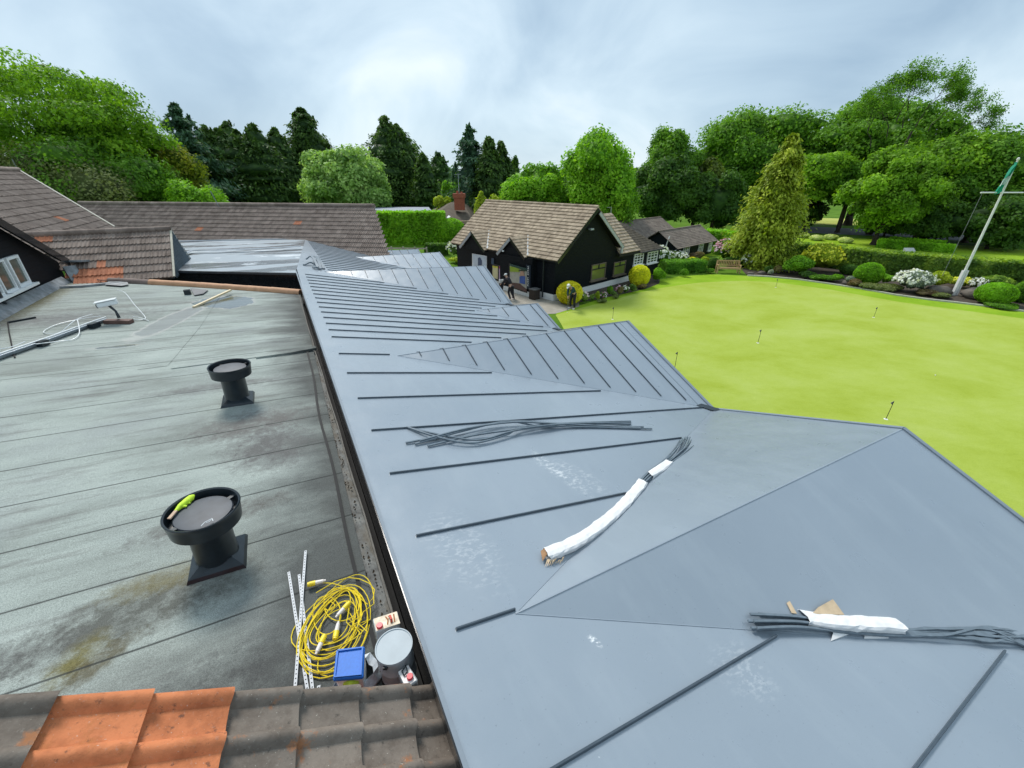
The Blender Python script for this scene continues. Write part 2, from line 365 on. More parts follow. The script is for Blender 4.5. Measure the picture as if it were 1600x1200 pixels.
M_TILEH = tile_mat("grey_brown_hut_tile", (.19, .155, .13), (.27, .22, .18), (.2, .15, .1), 2)
def clad():
    m = Mat("black_weatherboard", rough=.6, spec=.15); v = m.pos(); o = m.sep(v)
    fr = m.math('FRACT', m.math('MULTIPLY', o[2], 6.2)); n = m.noise(m.scale(v, (1, 1, 6)), 4, 4, .6)
    c = m.ramp(n, [(.3, (.004, .006, .009)), (.7, (.009, .012, .016))]); c = m.mix(m.map(fr, .0, .1, .8, 0), c, (.001, .001, .001)); m.col(c); m.bump(fr, .8, .03); return m.m
M_CLAD = clad()
M_WHITE = simple("white_paint", (.78, .78, .76), .5, 0, .08)
M_WHITEM = simple("white_plastic", (.80, .82, .82), .35, 0, .05)
M_LEAD = simple("lead_flashing", (.21, .225, .235), .6, 0, .45, 5)
def glass(name, col=(.03, .035, .03), r=.06):
    m = Mat(name, col, r, 0, .8); return m.m
M_GLASS = glass("window_glass")
M_GLASSG = glass("window_glass_lawn_reflection_tint", (.16, .19, .05), .12)  # the lawn's reflection is put into the pane colour as green
M_BLACK = simple("black_plastic", (.013, .02, .026), .3, 0, .3)
M_BRICK = simple("red_brick", (.33, .09, .05), .8, 0, .3, 12)
def lawn(name, a, b, c_, sc, gs=60):
    m = Mat(name, rough=.95, spec=.08); v = m.pos()
    n = m.noise(m.scale(v, (1, 1.3, 1)), sc, 8, .66, .2); g = m.noise(v, gs, 3, .8); g2 = m.noise(m.scale(v, (1.0, 2.2, 1)), 5, 8, .78)
    c = m.ramp(n, [(.32, a), (.5, b), (.70, c_)]); c = m.mix(m.map(g2, .45, .75, 0, .4), c, m.mix(1, c, (.74, .80, .6), 'MULTIPLY'))
    c = m.mix(m.map(g, .35, .7, 0, .5), c, m.mix(1, c, (.62, .68, .5), 'MULTIPLY')); m.col(c); m.bump(g, .4, .03); return m.m
M_GREEN = lawn("putting_green_turf", (.33, .405, .045), (.385, .465, .08), (.43, .505, .125), .3, 45)
M_FRINGE = lawn("fringe_turf", (.20, .34, .015), (.27, .42, .025), (.33, .46, .05), .3)
M_ROUGH = lawn("rough_grass", (.06, .13, .012), (.10, .20, .016), (.14, .25, .03), .2, 20)
M_FIELD = lawn("meadow_grass", (.42, .46, .10), (.50, .52, .14), (.56, .56, .2), .1, 10)
M_SOIL = simple("bed_soil", (.06, .045, .03), .95, 0, .5, 6)
M_PATH = simple("paving", (.32, .29, .24), .85, 0, .15, 3)
M_ROAD = simple("tarmac", (.10, .10, .11), .85, 0, .15, 3)
M_KERB = simple("stone_edging", (.42, .42, .33), .8, 0, .2, 6)
M_BARK = simple("bark", (.055, .042, .03), .9, 0, .35, 6)
M_WOOD = simple("oak_bench_wood", (.42, .27, .13), .7, 0, .2, 9)
M_PINE = simple("new_timber", (.66, .54, .34), .6, 0, .1, 9)
M_ROCK = simple("rock", (.13, .11, .09), .9, 0, .35, 5)
_fol = {}
def foliage(name, c0, c1, c2=None, tr=.42, g=1.55):
    if name in _fol: return _fol[name]
    c0, c1, c2 = [tuple(min(.9, q * g) for q in c) if c else None for c in (c0, c1, c2)]
    m = Mat(name, rough=.6, spec=.25); t = m.attr(); v = m.pos(); c2 = c2 or tuple(q * 1.25 for q in c1)
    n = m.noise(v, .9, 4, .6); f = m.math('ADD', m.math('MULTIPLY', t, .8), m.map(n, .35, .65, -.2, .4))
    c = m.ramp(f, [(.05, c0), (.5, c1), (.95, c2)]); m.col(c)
    tb = m.node('ShaderNodeBsdfTranslucent'); m.link(m.mix(1, c, (1.2, 1.25, .6), 'MULTIPLY'), tb.inputs[0])
    mx_ = m.node('ShaderNodeMixShader'); mx_.inputs[0].default_value = tr; m.link(m.b.outputs[0], mx_.inputs[1]); m.link(tb.outputs[0], mx_.inputs[2])
    m.link(mx_.outputs[0], m.n['Material Output'].inputs[0]); _fol[name] = m.m; return m.m
rng = np.random.default_rng(7); random.seed(7)
# ------------------------------------------------------------------ ground
def sheet(name, pts, z, mat):
    mb = MB(); n = len(pts); mb.add([(p[0], p[1], z) for p in pts], [tuple(range(n))])
    return single(name, mb, mat, kind='structure', org=V(pts[0][0], pts[0][1], z), rc=False)
sheet("ground", [(-600, -200), (600, -200), (600, 900), (-600, 900)], GZ - .012, M_ROUGH)
def zz(pts): return [Z(*p) for p in pts]
KERB = zz([(1168, 431), (1200, 432.5), (1250, 437.5), (1300, 444.5), (1350, 452.5), (1400, 461.5), (1450, 468.5), (1500, 474), (1550, 480), (1600, 487)]) + [V(33.5, 16, GZ), V(35, 5, GZ)]
sheet("fringe_lawn", zz([(1022, 438), (1060, 432), (1110, 428.5)]) + KERB + [V(34, -10, GZ), V(5, -10, GZ), V(3, 12, GZ)] + zz([(868, 488), (905, 477), (960, 461)]), GZ - .004, M_FRINGE)
def inner(pts, d): return pts
GREENP = zz([(868, 492), (905, 482), (960, 468), (1000, 457), (1030, 450.5), (1065, 445), (1100, 441), (1165, 438.5), (1210, 441), (1250, 446), (1300, 453), (1350, 462), (1400, 471), (1450, 478), (1500, 484.5), (1550, 491), (1600, 498)]) + [V(31, 14, GZ), V(31, -8, GZ), V(7, -8, GZ), V(5.3, 5, GZ), V(3.2, 14, GZ)]
sheet("putting_green", GREENP, GZ + .004, M_GREEN)
sheet("terrace_paving", [S(-9, -6, 0), S(.1, -6 + 5.95, 0), S(.1, 24, 0), S(-9, 24, 0)], GZ - .0, M_PATH) if False else None
PATHP = [S(0, -.02, 0), S(0, 26, 0), S(-11, 26, 0), S(-9, 3, 0)] + zz([(868, 490), (905, 479)]) + [S(1.4, -.9, 0)]
sheet("paving", PATHP, GZ, M_PATH)
sheet("planting_bed", zz([(895, 474), (930, 468), (975, 459), (1010, 451), (1030, 443)]) + [S(13, -.1, 0), S(.3, -.03, 0)], GZ + .002, M_SOIL)
BED2 = KERB + [V(52, 5, GZ), V(52, 30, GZ)] + zz([(1400, 425), (1240, 412), (1150, 412)])
sheet("shrub_bed", BED2, GZ + .001, M_SOIL)
sheet("road", zz([(1180, 352), (1290, 355), (1420, 362), (1640, 375), (1640, 384), (1420, 371), (1290, 365), (1180, 360)]), GZ + .0, M_ROAD)
sheet("far_meadow", zz([(1200, 338), (1430, 345), (1640, 352), (1640, 363), (1430, 354), (1290, 351), (1200, 350)]), GZ + .002, M_FIELD)
sheet("near_lawn", zz([(1100, 375), (1228, 366), (1400, 376), (1640, 392), (1640, 430), (1228, 400), (1100, 400)]), GZ + .004, M_FRINGE)
mb = MB(); mb.ribbon([k + UP * .03 for k in KERB], .09, .05)
single("stone_edging", mb, M_KERB, kind='structure')
# ------------------------------------------------------------------ clubhouse flat roof
T_club = Thing("clubhouse", "flat felt-roofed clubhouse building the photo is taken from, with lapped grey-green felt", "building", B(-6, 6, GZ))
mb = MB()
pl, pr = -11.0, -.30
ps = [pl, -8, -6.4, pr]
mb.poly([B(pl, -2, feltz(pl)), B(pr, -2, feltz(pr))] + [felt(x, y) for x, y in ((469, 458), (425, 454.5), (352, 449.5), (275, 444.5), (200, 441), (172, 439))] + [B(-6.0, 17.6, feltz(-6.0)), B(pl, 18.2, feltz(pl))])
T_club.part("felt_roof", mb, M_FELT, rc=False)
mb = MB(); mb.quad(B(pr, -2, -3.31), B(-.10, -2, -3.36), B(-.10, 14.2, -3.36), B(pr, 14.2, -3.31))
T_club.part("gutter_strip", mb, M_STRIP, rc=False)
mb = MB()
for e0 in np.arange(-1.5, 8.4, .12): pass
mb.ribbon([B(-.31 + .06 * max(0, (e - 5) / 3.3) + .012 * math.sin(e * 2.1), e, -3.28) for e in np.arange(-1.5, 8.4, .3)], .016, .014)
T_club.part("drip_batten", mb, simple("black_bitumen_bead", (.012, .012, .012), .8))
mb = MB()                                    # small standing upstand next to the fascia
mb.ribbon([B(-.112 + .006 * math.sin(e * 3), e, -3.33) for e in np.arange(-1.5, 14.4, .35)], .008, .045)
T_club.part("gutter_edge", mb, simple("old_timber_edge", (.13, .12, .105), .8, 0, .3))
r2 = random.Random(4); mb = MB()
for k in range(110):                          # wet leaf litter in the gap
    e = r2.choice([r2.uniform(1.3, 3.2), r2.uniform(3.2, 5.4), r2.uniform(5.4, 7.6)]); p = -.175 + r2.gauss(0, .022); s_ = r2.uniform(.006, .024)
    mb.add([B(p - s_ * .6, e, -3.325), B(p, e + s_, -3.310), B(p + s_ * .6, e, -3.32), B(p, e - s_, -3.315)], [(0, 1, 2, 3)])
T_club.part("leaf_litter", mb, simple("leaf_litter", (.04, .028, .015), .9, 0, .5), rc=False, kind='stuff')
a = felt(268, 576); b = felt(492, 546)
mb = MB(); mb.ribbon([a + (b - a) * t + UP * .006 for t in np.linspace(0, 1, 12)], .03, .008); mb.ribbon([felt(400, 559, .01), felt(455, 552, .02), felt(494, 546, .04)], .07, .025)
T_club.part("welted_seam", mb, M_FELT)
mb = MB(); mb.slab([B(-11, -2, GZ), B(-.03, -2, GZ), B(-.03, 15.0, GZ), B(-6, 17, GZ), B(-11, 17.5, GZ)], UP * 3.3)
T_club.part("wall", mb, M_DARKGAP)
# patch repair strip of felt
pp = [(302, 482), (330, 462), (345, 462), (312, 512), (262, 572), (215, 578), (222, 566), (272, 530)]
mb = MB(); mb.poly([felt(*q, .006) for q in pp]); T_club.part("felt_patch", mb, M_FELT, rc=False)
# ------------------------------------------------------------------ new grey folded roof
T = Thing("folded_roof_extension", "new grey folded roof with raised seams and zigzag outer edge over the clubhouse extension", "building", B(3.6, 10, GZ))
def zM(p): return -2.9 - .2162 * p
PO = 7.24
tips = [(-5.2, -3.3, .72, -3.05), (.77, -3.30, .72, -3.05), (6.62, -3.32, 1.30, -3.18), (11.1, -3.95, 5.05, -3.98), (15.5, -3.37, .92, -3.1), (21.35, -3.60, 2.86, -3.52), (25.45, -3.98, 4.1, -3.79)]
notch = [-8.2, -2.2, 3.75, 9.6, 12.93, 18.3, 24.3, 26.6]
apex_e = [-5.2, .76, 6.77, 11.5, 15.95, 21.3, 24.85]
ZN = -4.47
TIP = [B(PO, e, z) for e, z, _, _ in tips]; NOT = [B(PO, e, ZN) for e in notch]
APX = [B(tips[i][2], apex_e[i], zM(tips[i][2])) for i in range(7)]
A_ = lambda p, e: B(p, e, zM(p))
mb = MB()
# the long inner plane: fascia edge to the apexes and notches
fe = [-6.0] + apex_e + [26.6]
for i in range(7):                    # triangle fans between fold and fascia
    pass
inner_pts = []
for i in range(7):
    inner_pts += [notch[i] if i else None, i]
poly = [A_(0, -8.2), A_(0, 15.45), A_(1.06, 26.5)]
# build as strips: between consecutive apexes, the plane reaches out to the notch
segs = [(-8.2, 0)]
def fpt(e): return A_(0, e) if e <= 15.45 else A_(1.06 * (e - 15.45) / 11.05, e)
mb.poly([fpt(-8.2), fpt(apex_e[0]), APX[0], NOT[0]])
for i in range(6):
    mb.poly([fpt(apex_e[i]), fpt(apex_e[i + 1]), APX[i + 1], NOT[i + 1], APX[i]])
mb.poly([fpt(apex_e[6]), fpt(26.6), NOT[7], APX[6]])
for i in range(7):
    if i == 0: mb.poly([NOT[0], TIP[0], APX[0]])
    else: mb.poly([APX[i], NOT[i], TIP[i]])
    mb.poly([APX[i], TIP[i], NOT[i + 1]])
roof = T.part("roof_covering", mb, M_MEM, rc=False)
# eaves: fascia, soffit and trim following the zigzag
mbf = MB(); mbt = MB(); mbs = MB()
zig = []
for i in range(7): zig += [NOT[i], TIP[i]]
zig.append(NOT[7])
for a, b in zip(zig[:-1], zig[1:]):
    o = BP * .012; d = UP * -.34
    mbf.add([a + o, b + o, b + o + d, a + o + d, a - o, b - o, b - o + d, a - o + d], [(0, 1, 2, 3), (7, 6, 5, 4), (0, 4, 5, 1), (3, 2, 6, 7)])
    mbt.ribbon([a + UP * .012 - BP * .035, b + UP * .012 - BP * .035], .035, .012)
    mbt.ribbon([a + UP * .006 - BP * .30, b + UP * .006 - BP * .30], .005, .004)
    mbs.quad(a + d * .98, b + d * .98, b + d * .98 - BP * 1.3, a + d * .98 - BP * 1.3)
T.part("eaves_fascia", mbf, M_BLACKF); T.part("soffit", mbs, M_DARKGAP, rc=False)
# fold welts along ridges and valleys
mbr = MB()
for i in range(7):
    mbr.ribbon([APX[i] + UP * .002, TIP[i] + UP * .002], .006, .003)
    for nn_ in (NOT[i], NOT[i + 1]): mbr.ribbon([APX[i] + UP * .002, nn_ + UP * .001], .004, .003)
T.part("fold_welts", mbr, M_MEM)
mbt.ribbon([A_(-.002, -8) + UP * .003, A_(-.002, 15.45) + UP * .003], .014, .008); mbt.ribbon([A_(1.06, 26.6), B(PO, 26.6, ZN)], .05, .02)
T.part("edge_trim", mbt, M_TRIM)
mb = MB(); mb.box(B(-.013, 3.7, -3.286), BE * 11.9, BP * .012, UP * .385)
T.part("inner_fascia", mb, M_BLACKF)
mb = MB(); mb.box(B(.16, 3.7, -3.95), BE * 11.9, BP * .05, UP * .8)
T.part("inner_upstand", mb, M_DARKGAP)
mb = MB(); mb.slab([B(.3, -8, GZ), B(5.9, -8, GZ), B(5.9, 26, GZ), B(.3, 26, GZ)], UP * 2.0)
T.part("wall", mb, M_CLAD)
# outlets at the valley feet
mb = MB(); c = NOT[2] + UP * .03
for k in (2,):
    c = NOT[k] - BP * .18 - BE * .02; mb.box(c + UP * .05, BE * .26 - BP * .12, BP * .07 + BE * .04, UP * .03)
T.part("rainwater_outlet", mb, M_BLACK)
for k, s_ in ((3, .35), (4, .4)):
    mb = MB(); mb.box(NOT[k] - BP * .14 + UP * .045, (BE * .26 - BP * .12) * s_ * 1.6, BP * .06, UP * .03); T.part("rainwater_outlet", mb, M_BLACK)
# seam ribs: on the long plane
def rib(a, b, n):
    m_ = MB(); n = norm(n); d = norm(b - a); s_ = norm(np.cross(d, n)); w, h = .0105, .022
    m_.add([a - s_ * w, a + s_ * w, a + s_ * w * .6 + n * h, a - s_ * w * .6 + n * h, b - s_ * w, b + s_ * w, b + s_ * w * .6 + n * h, b - s_ * w * .6 + n * h],
           [(0, 1, 2, 3), (7, 6, 5, 4), (0, 4, 5, 1), (1, 5, 6, 2), (2, 6, 7, 3), (3, 7, 4, 0)])
    T.part("seam_rib", m_, M_RIB)
nM = norm(MN); nM = nM if nM[2] > 0 else -nM
def pmax(e):                              # outer limit of the long plane at e
    for i in range(7):
        if notch[i] <= e <= notch[i + 1]:
            ap, ae = tips[i][2], apex_e[i]
            n_ = notch[i] if e < ae else notch[i + 1]
            return ap + (PO - ap) * (e - ae) / (n_ - ae)
    return PO
es = [-2.15, -1.17, -.2, .79, 1.79, 2.81, 3.81, 4.81, 5.83, 6.81, 7.35, 7.85] + list(np.arange(8.36, 26.3, .505))
for e in es:
    p0 = .24 if e < 15.2 else 1.10
    if e == 6.81: pass
    if abs(e - 15.65) < .35: continue
    p1 = pmax(e) - (.12 if e < 3.9 else .22)
    p1 = min(p1, PO - .28)
    if e == .79: p1 = .73
    if p1 - p0 < .15: continue
    if e == 7.35: continue
    rib(A_(p0, e), A_(p1, e), nM)
# ribs on the fold faces that are finished (from the second fold on)
for i, ps_ in ((2, np.arange(1.75, 6.95, .5)), (3, np.arange(5.45, 7.0, .5)), (4, np.arange(1.35, 7.0, .5)), (5, np.arange(3.2, 7.0, .5)), (6, np.arange(4.5, 7.0, .5))):
    ap = tips[i][2]
    n_ = norm(np.cross(TIP[i] - APX[i], NOT[i] - APX[i])); n_ = n_ if n_[2] > 0 else -n_
    for p in ps_:
        t = (p - ap) / (PO - ap)
        top = APX[i] + (TIP[i] - APX[i]) * t; bot = APX[i] + (NOT[i] - APX[i]) * t
        d = bot - top; L_ = np.linalg.norm(d)
        if L_ < .12: continue
        rib(top + d * .004, bot - d * min(.5, .12 / L_), n_)
        if i == 2 and p < 4.3:          # the welted ends folded over the ridge
            n2b = norm(np.cross(TIP[i] - APX[i], NOT[i + 1] - APX[i])); n2b = n2b if n2b[2] > 0 else -n2b
            b2 = APX[i] + (NOT[i + 1] - APX[i]) * t; rib(top, top + (b2 - top) * min(.9, .22 / np.linalg.norm(b2 - top)), n2b)
# ------------------------------------------------------------------ wing of the same roof, still unfinished
Wg = Thing("roof_wing", "unfinished far wing of the grey roof with wet dark patches and deep black fascia", "roof", B(-2, 17, GZ))
wfl = Z(238, 422, -2.9); wfr = A_(0, 15.05)
wbl = Z(268, 377.5, -3.12); wbr = A_(1.06, 26.5)
mb = MB(); mb.poly([wfl, wfr, A_(0, 15.45), wbr, wbl]); mb.v = [(v_[0], v_[1], v_[2] + .004) for v_ in mb.v]
Wg.part("wing_covering", mb, M_WING, rc=False)
d_ = norm(wfr - wfl); nf_ = norm(np.cross(d_, UP))
mb = MB(); mb.box((wfl + wfr) / 2 + UP * -.035 + nf_ * .02, (wfr - wfl) / 2, nf_ * .02, UP * .035); Wg.part("fascia_capping", mb, simple("capping_dark_grey", (.05, .06, .07), .35))
mb = MB(); mb.add([wfl + V(.1, 0, -.07), wfr + V(0, 0, -.07), wfr + V(0, 0, -1.2), wfl + V(.25, 0, -1.0)] + [q + nf_ * -.25 for q in (wfl + V(.1, 0, -.07), wfr + V(0, 0, -.07), wfr + V(0, 0, -1.2), wfl + V(.25, 0, -1.0))],
    [(0, 1, 2, 3), (7, 6, 5, 4), (0, 4, 5, 1), (1, 5, 6, 2), (2, 6, 7, 3), (3, 7, 4, 0)]); Wg.part("wing_fascia", mb, M_BLACKF)
mb = MB(); mb.ribbon([Z(x, y, -2.9) + UP * .012 for x, y in ((274, 412), (287, 396.5), (300, 391.5), (340, 391), (400, 389), (470, 385))], .14, .006); mb.ribbon([wbl + UP * .02, wbr + UP * .02], .12, .02)
Wg.part("flashing_tape", mb, M_TRIM)
mb = MB(); mb.slab([wfl * V(1, 1, 0) + V(.6, .4, GZ), wfr * V(1, 1, 0) + V(0, .3, GZ), wbr * V(1, 1, 0) + UP * GZ, wbl * V(1, 1, 0) + UP * GZ], UP * 3.3); Wg.part("wall", mb, M_DARKGAP)
# half-round clay ridge tiles laid in front of the black fascia
row = Thing("ridge_tile_kerb", "row of clay half-round ridge tiles laid below the black fascia, mostly salmon orange", "tile row", felt(330, 450))
pts_ = [felt(x, y, .02) for x, y in ((172, 441), (196, 441.5), (236, 443.5), (275, 445.5), (315, 448), (352, 450.5), (388, 453), (425, 455.5), (470, 459))]
M_CLAY = simple("salmon_clay", (.55, .30, .17), .75, 0, .15, 5); M_CLAYG = simple("weathered_clay", (.20, .15, .13), .85, 0, .25, 5)
for k, (a, b) in enumerate(zip(pts_[:-1], pts_[1:])):
    m_ = MB(); m_.cyl(a, b, .125, .118, 16); row.part("ridge_tile", m_, M_CLAYG if k < 2 else M_CLAY, smooth=True, label="weathered brown ridge tile" if k < 2 else None)
# ------------------------------------------------------------------ tiled roofs
def tile_roof(O, U, D, gauge, cover, rows, u0, u1, roll=.03, prof='double', orange=None, seed=1, nper=8, thick=.03, lo=None, hi=None):
    """O ridge-side origin, U across, D down the slope (unit). rows courses. lo/hi(v) limit the run across."""
    U, D = norm(U), norm(D); Nn = norm(np.cross(U, D)); Nn = Nn if Nn[2] > 0 else -Nn
    rs = np.random.default_rng(seed); mb = MB(); k0 = math.floor(u0 / cover); k1 = math.ceil(u1 / cover)
    tint = rs.beta(2, 2, (rows, k1 - k0 + 1)) * .82
    for r in range(rows):
        v0, v1 = r * gauge, (r + 1) * gauge + .012
        a0 = max(u0, lo((v0 + v1) / 2)) if lo else u0; a1 = min(u1, hi((v0 + v1) / 2)) if hi else u1
        for k in range(k0, k1):
            x0, x1 = max(a0, k * cover), min(a1, (k + 1) * cover)
            if x1 - x0 < .02: continue
            tt = tint[r, k - k0]
            if orange and orange(r, k): tt = .88 + .12 * rs.random()
            jog = rs.normal(0, .002); xs = np.linspace(x0, x1, max(2, int(nper * (x1 - x0) / cover) + 1)); m = len(xs)
            q = (xs - k * cover) / cover
            if prof == 'double': h = roll * (np.clip(np.sin(q * 4 * np.pi + .3), 0, 1))
            elif prof == 'bold': h = roll * np.where(q < .42, np.sin(np.clip(q / .42, 0, 1) * np.pi) ** .8, -.10 * np.sin((q - .42) / .58 * np.pi))
            else: h = roll * q
            vs = []
            for lv, lift in ((v0, -.004), (v1 + jog, thick)):
                vs += [O + U * x + D * lv + Nn * (hh + lift) for x, hh in zip(xs, h)]
            vs += [O + U * x + D * (v1 + jog - .004) + Nn * (-.02) for x in xs]
            fs = [(i, i + 1, m + i + 1, m + i) for i in range(m - 1)] + [(m + i, m + i + 1, 2 * m + i + 1, 2 * m + i) for i in range(m - 1)]
            fs += [(0, m, 2 * m), (m - 1, 3 * m - 1, 2 * m - 1)]
            mb.add(vs, fs, tt)
    return mb
def ridge_run(a, b, r=.11, n=None, gap=.45):
    mb = MB(); L_ = np.linalg.norm(b - a); n = n or max(1, int(L_ / gap)); d = (b - a) / n; rs = np.random.default_rng(int(L_ * 100))
    for k in range(n): mb.cyl(a + d * k, a + d * (k + 1.03), r * rs.uniform(.97, 1.05), r * .95, 12, True, rs.random() * .7)
    return mb
# nearest roof, bottom left of the view
W0 = ray(81, 1095) * 1.853
Dn = norm(ray(1762, 1043)); azn = math.atan2(Dn[1], Dn[0]); Un = V(math.sin(azn), -math.cos(azn), 0)
TN = Thing("near_tiled_roof", "nearest tiled roof slope, bold rolled tiles weathered brown with four orange replacements", "roof", W0 + Dn * 1.9 + UP * -1)
O_ = W0 - Dn * .345 * 3
def oN(r, k): return r in (3, 4) and k < 9 or (r in (2,) and k >= 3 and k < 5)
mbn = tile_roof(O_ - Un * .02, Un, Dn, .345, .215, 9, 0.0, 2.4, .042, 'bold', lambda r, k: r in (3, 4), 5, 22, .034, None, None)
Nn_ = norm(np.cross(Un, Dn)); Nn_ = Nn_ if Nn_[2] > 0 else -Nn_
o = TN.part("tiles", mbn, M_TILEN, rc=False); autosmooth(o, 50)
mb = MB(); mb.slab([O_ + Un * .03 - Nn_ * .04, O_ + Dn * 3.0 + Un * .03 - Nn_ * .04, O_ + Dn * 3.0 + Un * 2.4 - Nn_ * .04, O_ + Un * 2.4 - Nn_ * .04], -Nn_ * .12); TN.part("roof_deck", mb, M_DARKGAP)
mb = MB(); a = O_ + Un * .05 - Nn_ * .1; b = O_ + Dn * 2.95 + Un * .05 - Nn_ * .1
mb.add([a, b, V(b[0], b[1], -3.6), V(a[0], a[1], -3.6), a + Un * .1, b + Un * .1, V(*(b + Un * .1)[:2], -3.6), V(*(a + Un * .1)[:2], -3.6)], [(0, 1, 2, 3), (4, 7, 6, 5), (0, 4, 5, 1), (1, 5, 6, 2), (2, 6, 7, 3), (3, 7, 4, 0)])
TN.part("gable_wall", mb, M_BRICK)
# small roof beyond the flat roof (ridge along p)
T1 = Thing("low_tiled_roof", "low tiled roof slope behind the flat felt roof, brown double-roll tiles with an orange patched band", "roof", B(-5.5, 17.5, -3.1))
PT = R(33); d1 = -BE * math.cos(PT) - UP * math.sin(PT)
rg = B(-8.6, 18.75, -1.67)
def or1(r, k): return (r in (5, 6) and 9 <= k <= 15) or (r == 4 and k == 13) or (r == 0 and k in (6, 7))
mb1 = tile_roof(rg, BP, d1, .345, .225, 7, 0, 4.93, .034, 'double', or1, 3, 8, .026, lambda v: 1.0 + .62 * v)
T1.part("tiles", mb1, M_TILE, rc=False)
mbx = ridge_run(rg + BP * .9 + UP * .02, rg + BP * 4.95 + UP * .02, .11); T1.part("ridge_tiles", mbx, M_TILE, smooth=True)
mb = MB(); a, b, c = B(-3.66, 18.75, -1.70), B(-3.66, 16.72, -3.02), B(-3.66, 20.6, -3.15)
mb.add([a, b, c] + [q - BP * .12 for q in (a, b, c)], [(0, 1, 2), (5, 4, 3), (0, 3, 4, 1), (1, 4, 5, 2), (2, 5, 3, 0)])
T1.part("ribbed_gable_sheet", mb, simple("slate_blue_sheet", (.06, .085, .105), .45))
mb = MB()
for k in np.arange(-.95, 1.0, .12):
    e_ = 18.75 + k * 1.9; top = -1.70 - abs(k * 1.9) * .66; 
    if top < -3.0: continue
    mb.box(B(-3.645, e_, (top - 3.05) / 2), BE * .02, BP * .015, UP * ((top + 3.05) / 2))
T1.part("ribs", mb, simple("slate_sheet_ribs", (.13, .17, .20), .45))
mb = MB(); mb.ribbon([a + UP * .05, b + UP * .05], .03, .02); mb.ribbon([a + UP * .03, c + UP * .03], .02, .02); T1.part("verge_trim", mb, simple("pale_mortar", (.5, .47, .38), .8))
mb = MB(); mb.ribbon([felt(x, y, .03) for x, y in ((95, 450), (130, 448.5), (165, 445), (200, 441.5))], .07, .03); mb.add([felt(x, y, .05) for x, y in ((165, 447), (172, 441), (198, 439), (202, 447), (190, 449))], [(0, 1, 2, 3, 4)])
T1.part("lead_apron", mb, M_LEAD)
ring = Thing("cable_ring", "thin brown loop of cable lying at the foot of the orange tiles", "cable", felt(172, 440, .1)); mb = MB()
c_ = felt(172, 440, .12); mb.tube([c_ + BP * .28 * math.cos(t) + BE * .16 * math.sin(t) + UP * .04 * math.sin(t) for t in np.linspace(0, 6.28, 24)[:-1]], .013, 5, closed=True); ring.part("loop", mb, simple("brown_cable", (.10, .06, .05), .6), smooth=True)
# big roof at far left, facing right
T2 = Thing("left_tiled_roof", "big purplish-brown tiled roof slope rising at the far left", "roof", B(-9, 22, -2.6))
d2 = BP * math.cos(PT) - UP * math.sin(PT); O2 = B(-10.6, 29.75, .31)
def hi2(v): return 0
def lo2(v): return 0
# across = -BE (towards the camera); the far verge slants
mb2 = tile_roof(O2, -BE, d2, .345, .225, 13, -.2, 19, .034, 'double', lambda r, k: (r == 9 and k in (28, 29)), 4, 6, .026, lambda v: -.1 + .95 * max(0, v - 0) * .98)
T2.part("tiles", mb2, M_TILE, rc=False)
T2.part("ridge_tiles", ridge_run(O2 + UP * .03, O2 - BE * 19 + UP * .03, .12), M_TILE, smooth=True)
mb = MB(); a = O2 + UP * .05; b = O2 + d2 * 4.4 - BE * (-.1 + .93 * 4.4) + UP * .05; mb.ribbon([a, b], .035, .03); T2.part("verge_trim", mb, simple("pale_mortar2", (.42, .40, .34), .8))
mb = MB(); mb.cyl(O2, O2 + V(-.05, 0, .5), .012); T2.part("finial_rod", mb, M_LEAD)
# long roof behind
T3 = Thing("long_tiled_roof", "long brown tiled roof running across behind the grey wing", "roof", V(-15, 26, -3.1))
r3l, r3r = Z(124, 318, -1.5), Z(585, 322.5, -1.5); u3 = norm(r3r - r3l); n3 = V(u3[1], -u3[0], 0); d3 = n3 * math.cos(PT) - UP * math.sin(PT); L3 = np.linalg.norm(r3r - r3l)
if n3[1] > 0: d3 = -n3 * math.cos(PT) - UP * math.sin(PT)
def or3(r, k): return (r == 6 and k in (44, 45)) or (r == 4 and k in (71, 72))
n3p = np.cross(u3, d3); q3 = onplane(605, 386, r3l, n3p) - r3l; k3 = (q3 @ u3 - L3) / (q3 @ d3)
mb3 = tile_roof(r3l, u3, d3, .345, .225, 12, 0, L3 + 6, .034, 'double', or3, 8, 8, .026, None, lambda v: L3 + k3 * v); T3.part("tiles", mb3, M_TILE, rc=False)
T3.part("ridge_tiles", ridge_run(r3l + UP * .03, r3r + UP * .03, .12), M_TILE, smooth=True)
mb = MB(); mb.slab([r3l - UP * .1, r3r - UP * .1, r3r + d3 * 4.1 + u3 * (k3 * 4.1 - .05) - UP * .12, r3l + d3 * 4.1 - UP * .12], UP * -.1); T3.part("roof_deck", mb, M_DARKGAP)
mb = MB(); mb.slab([r3l - UP * .2, r3r - UP * .2, V(r3r[0], r3r[1], GZ), V(r3l[0], r3l[1], GZ)], d3 * V(1, 1, 0) * .2); T3.part("rear_wall", mb, M_BRICK)
mb = MB(); g_ = Z(342, 322, -1.4); mb.cyl(g_ - UP * .05, g_ + V(-.22, 0, .75), .018, .018, 6); T3.part("rod", mb, M_LEAD)
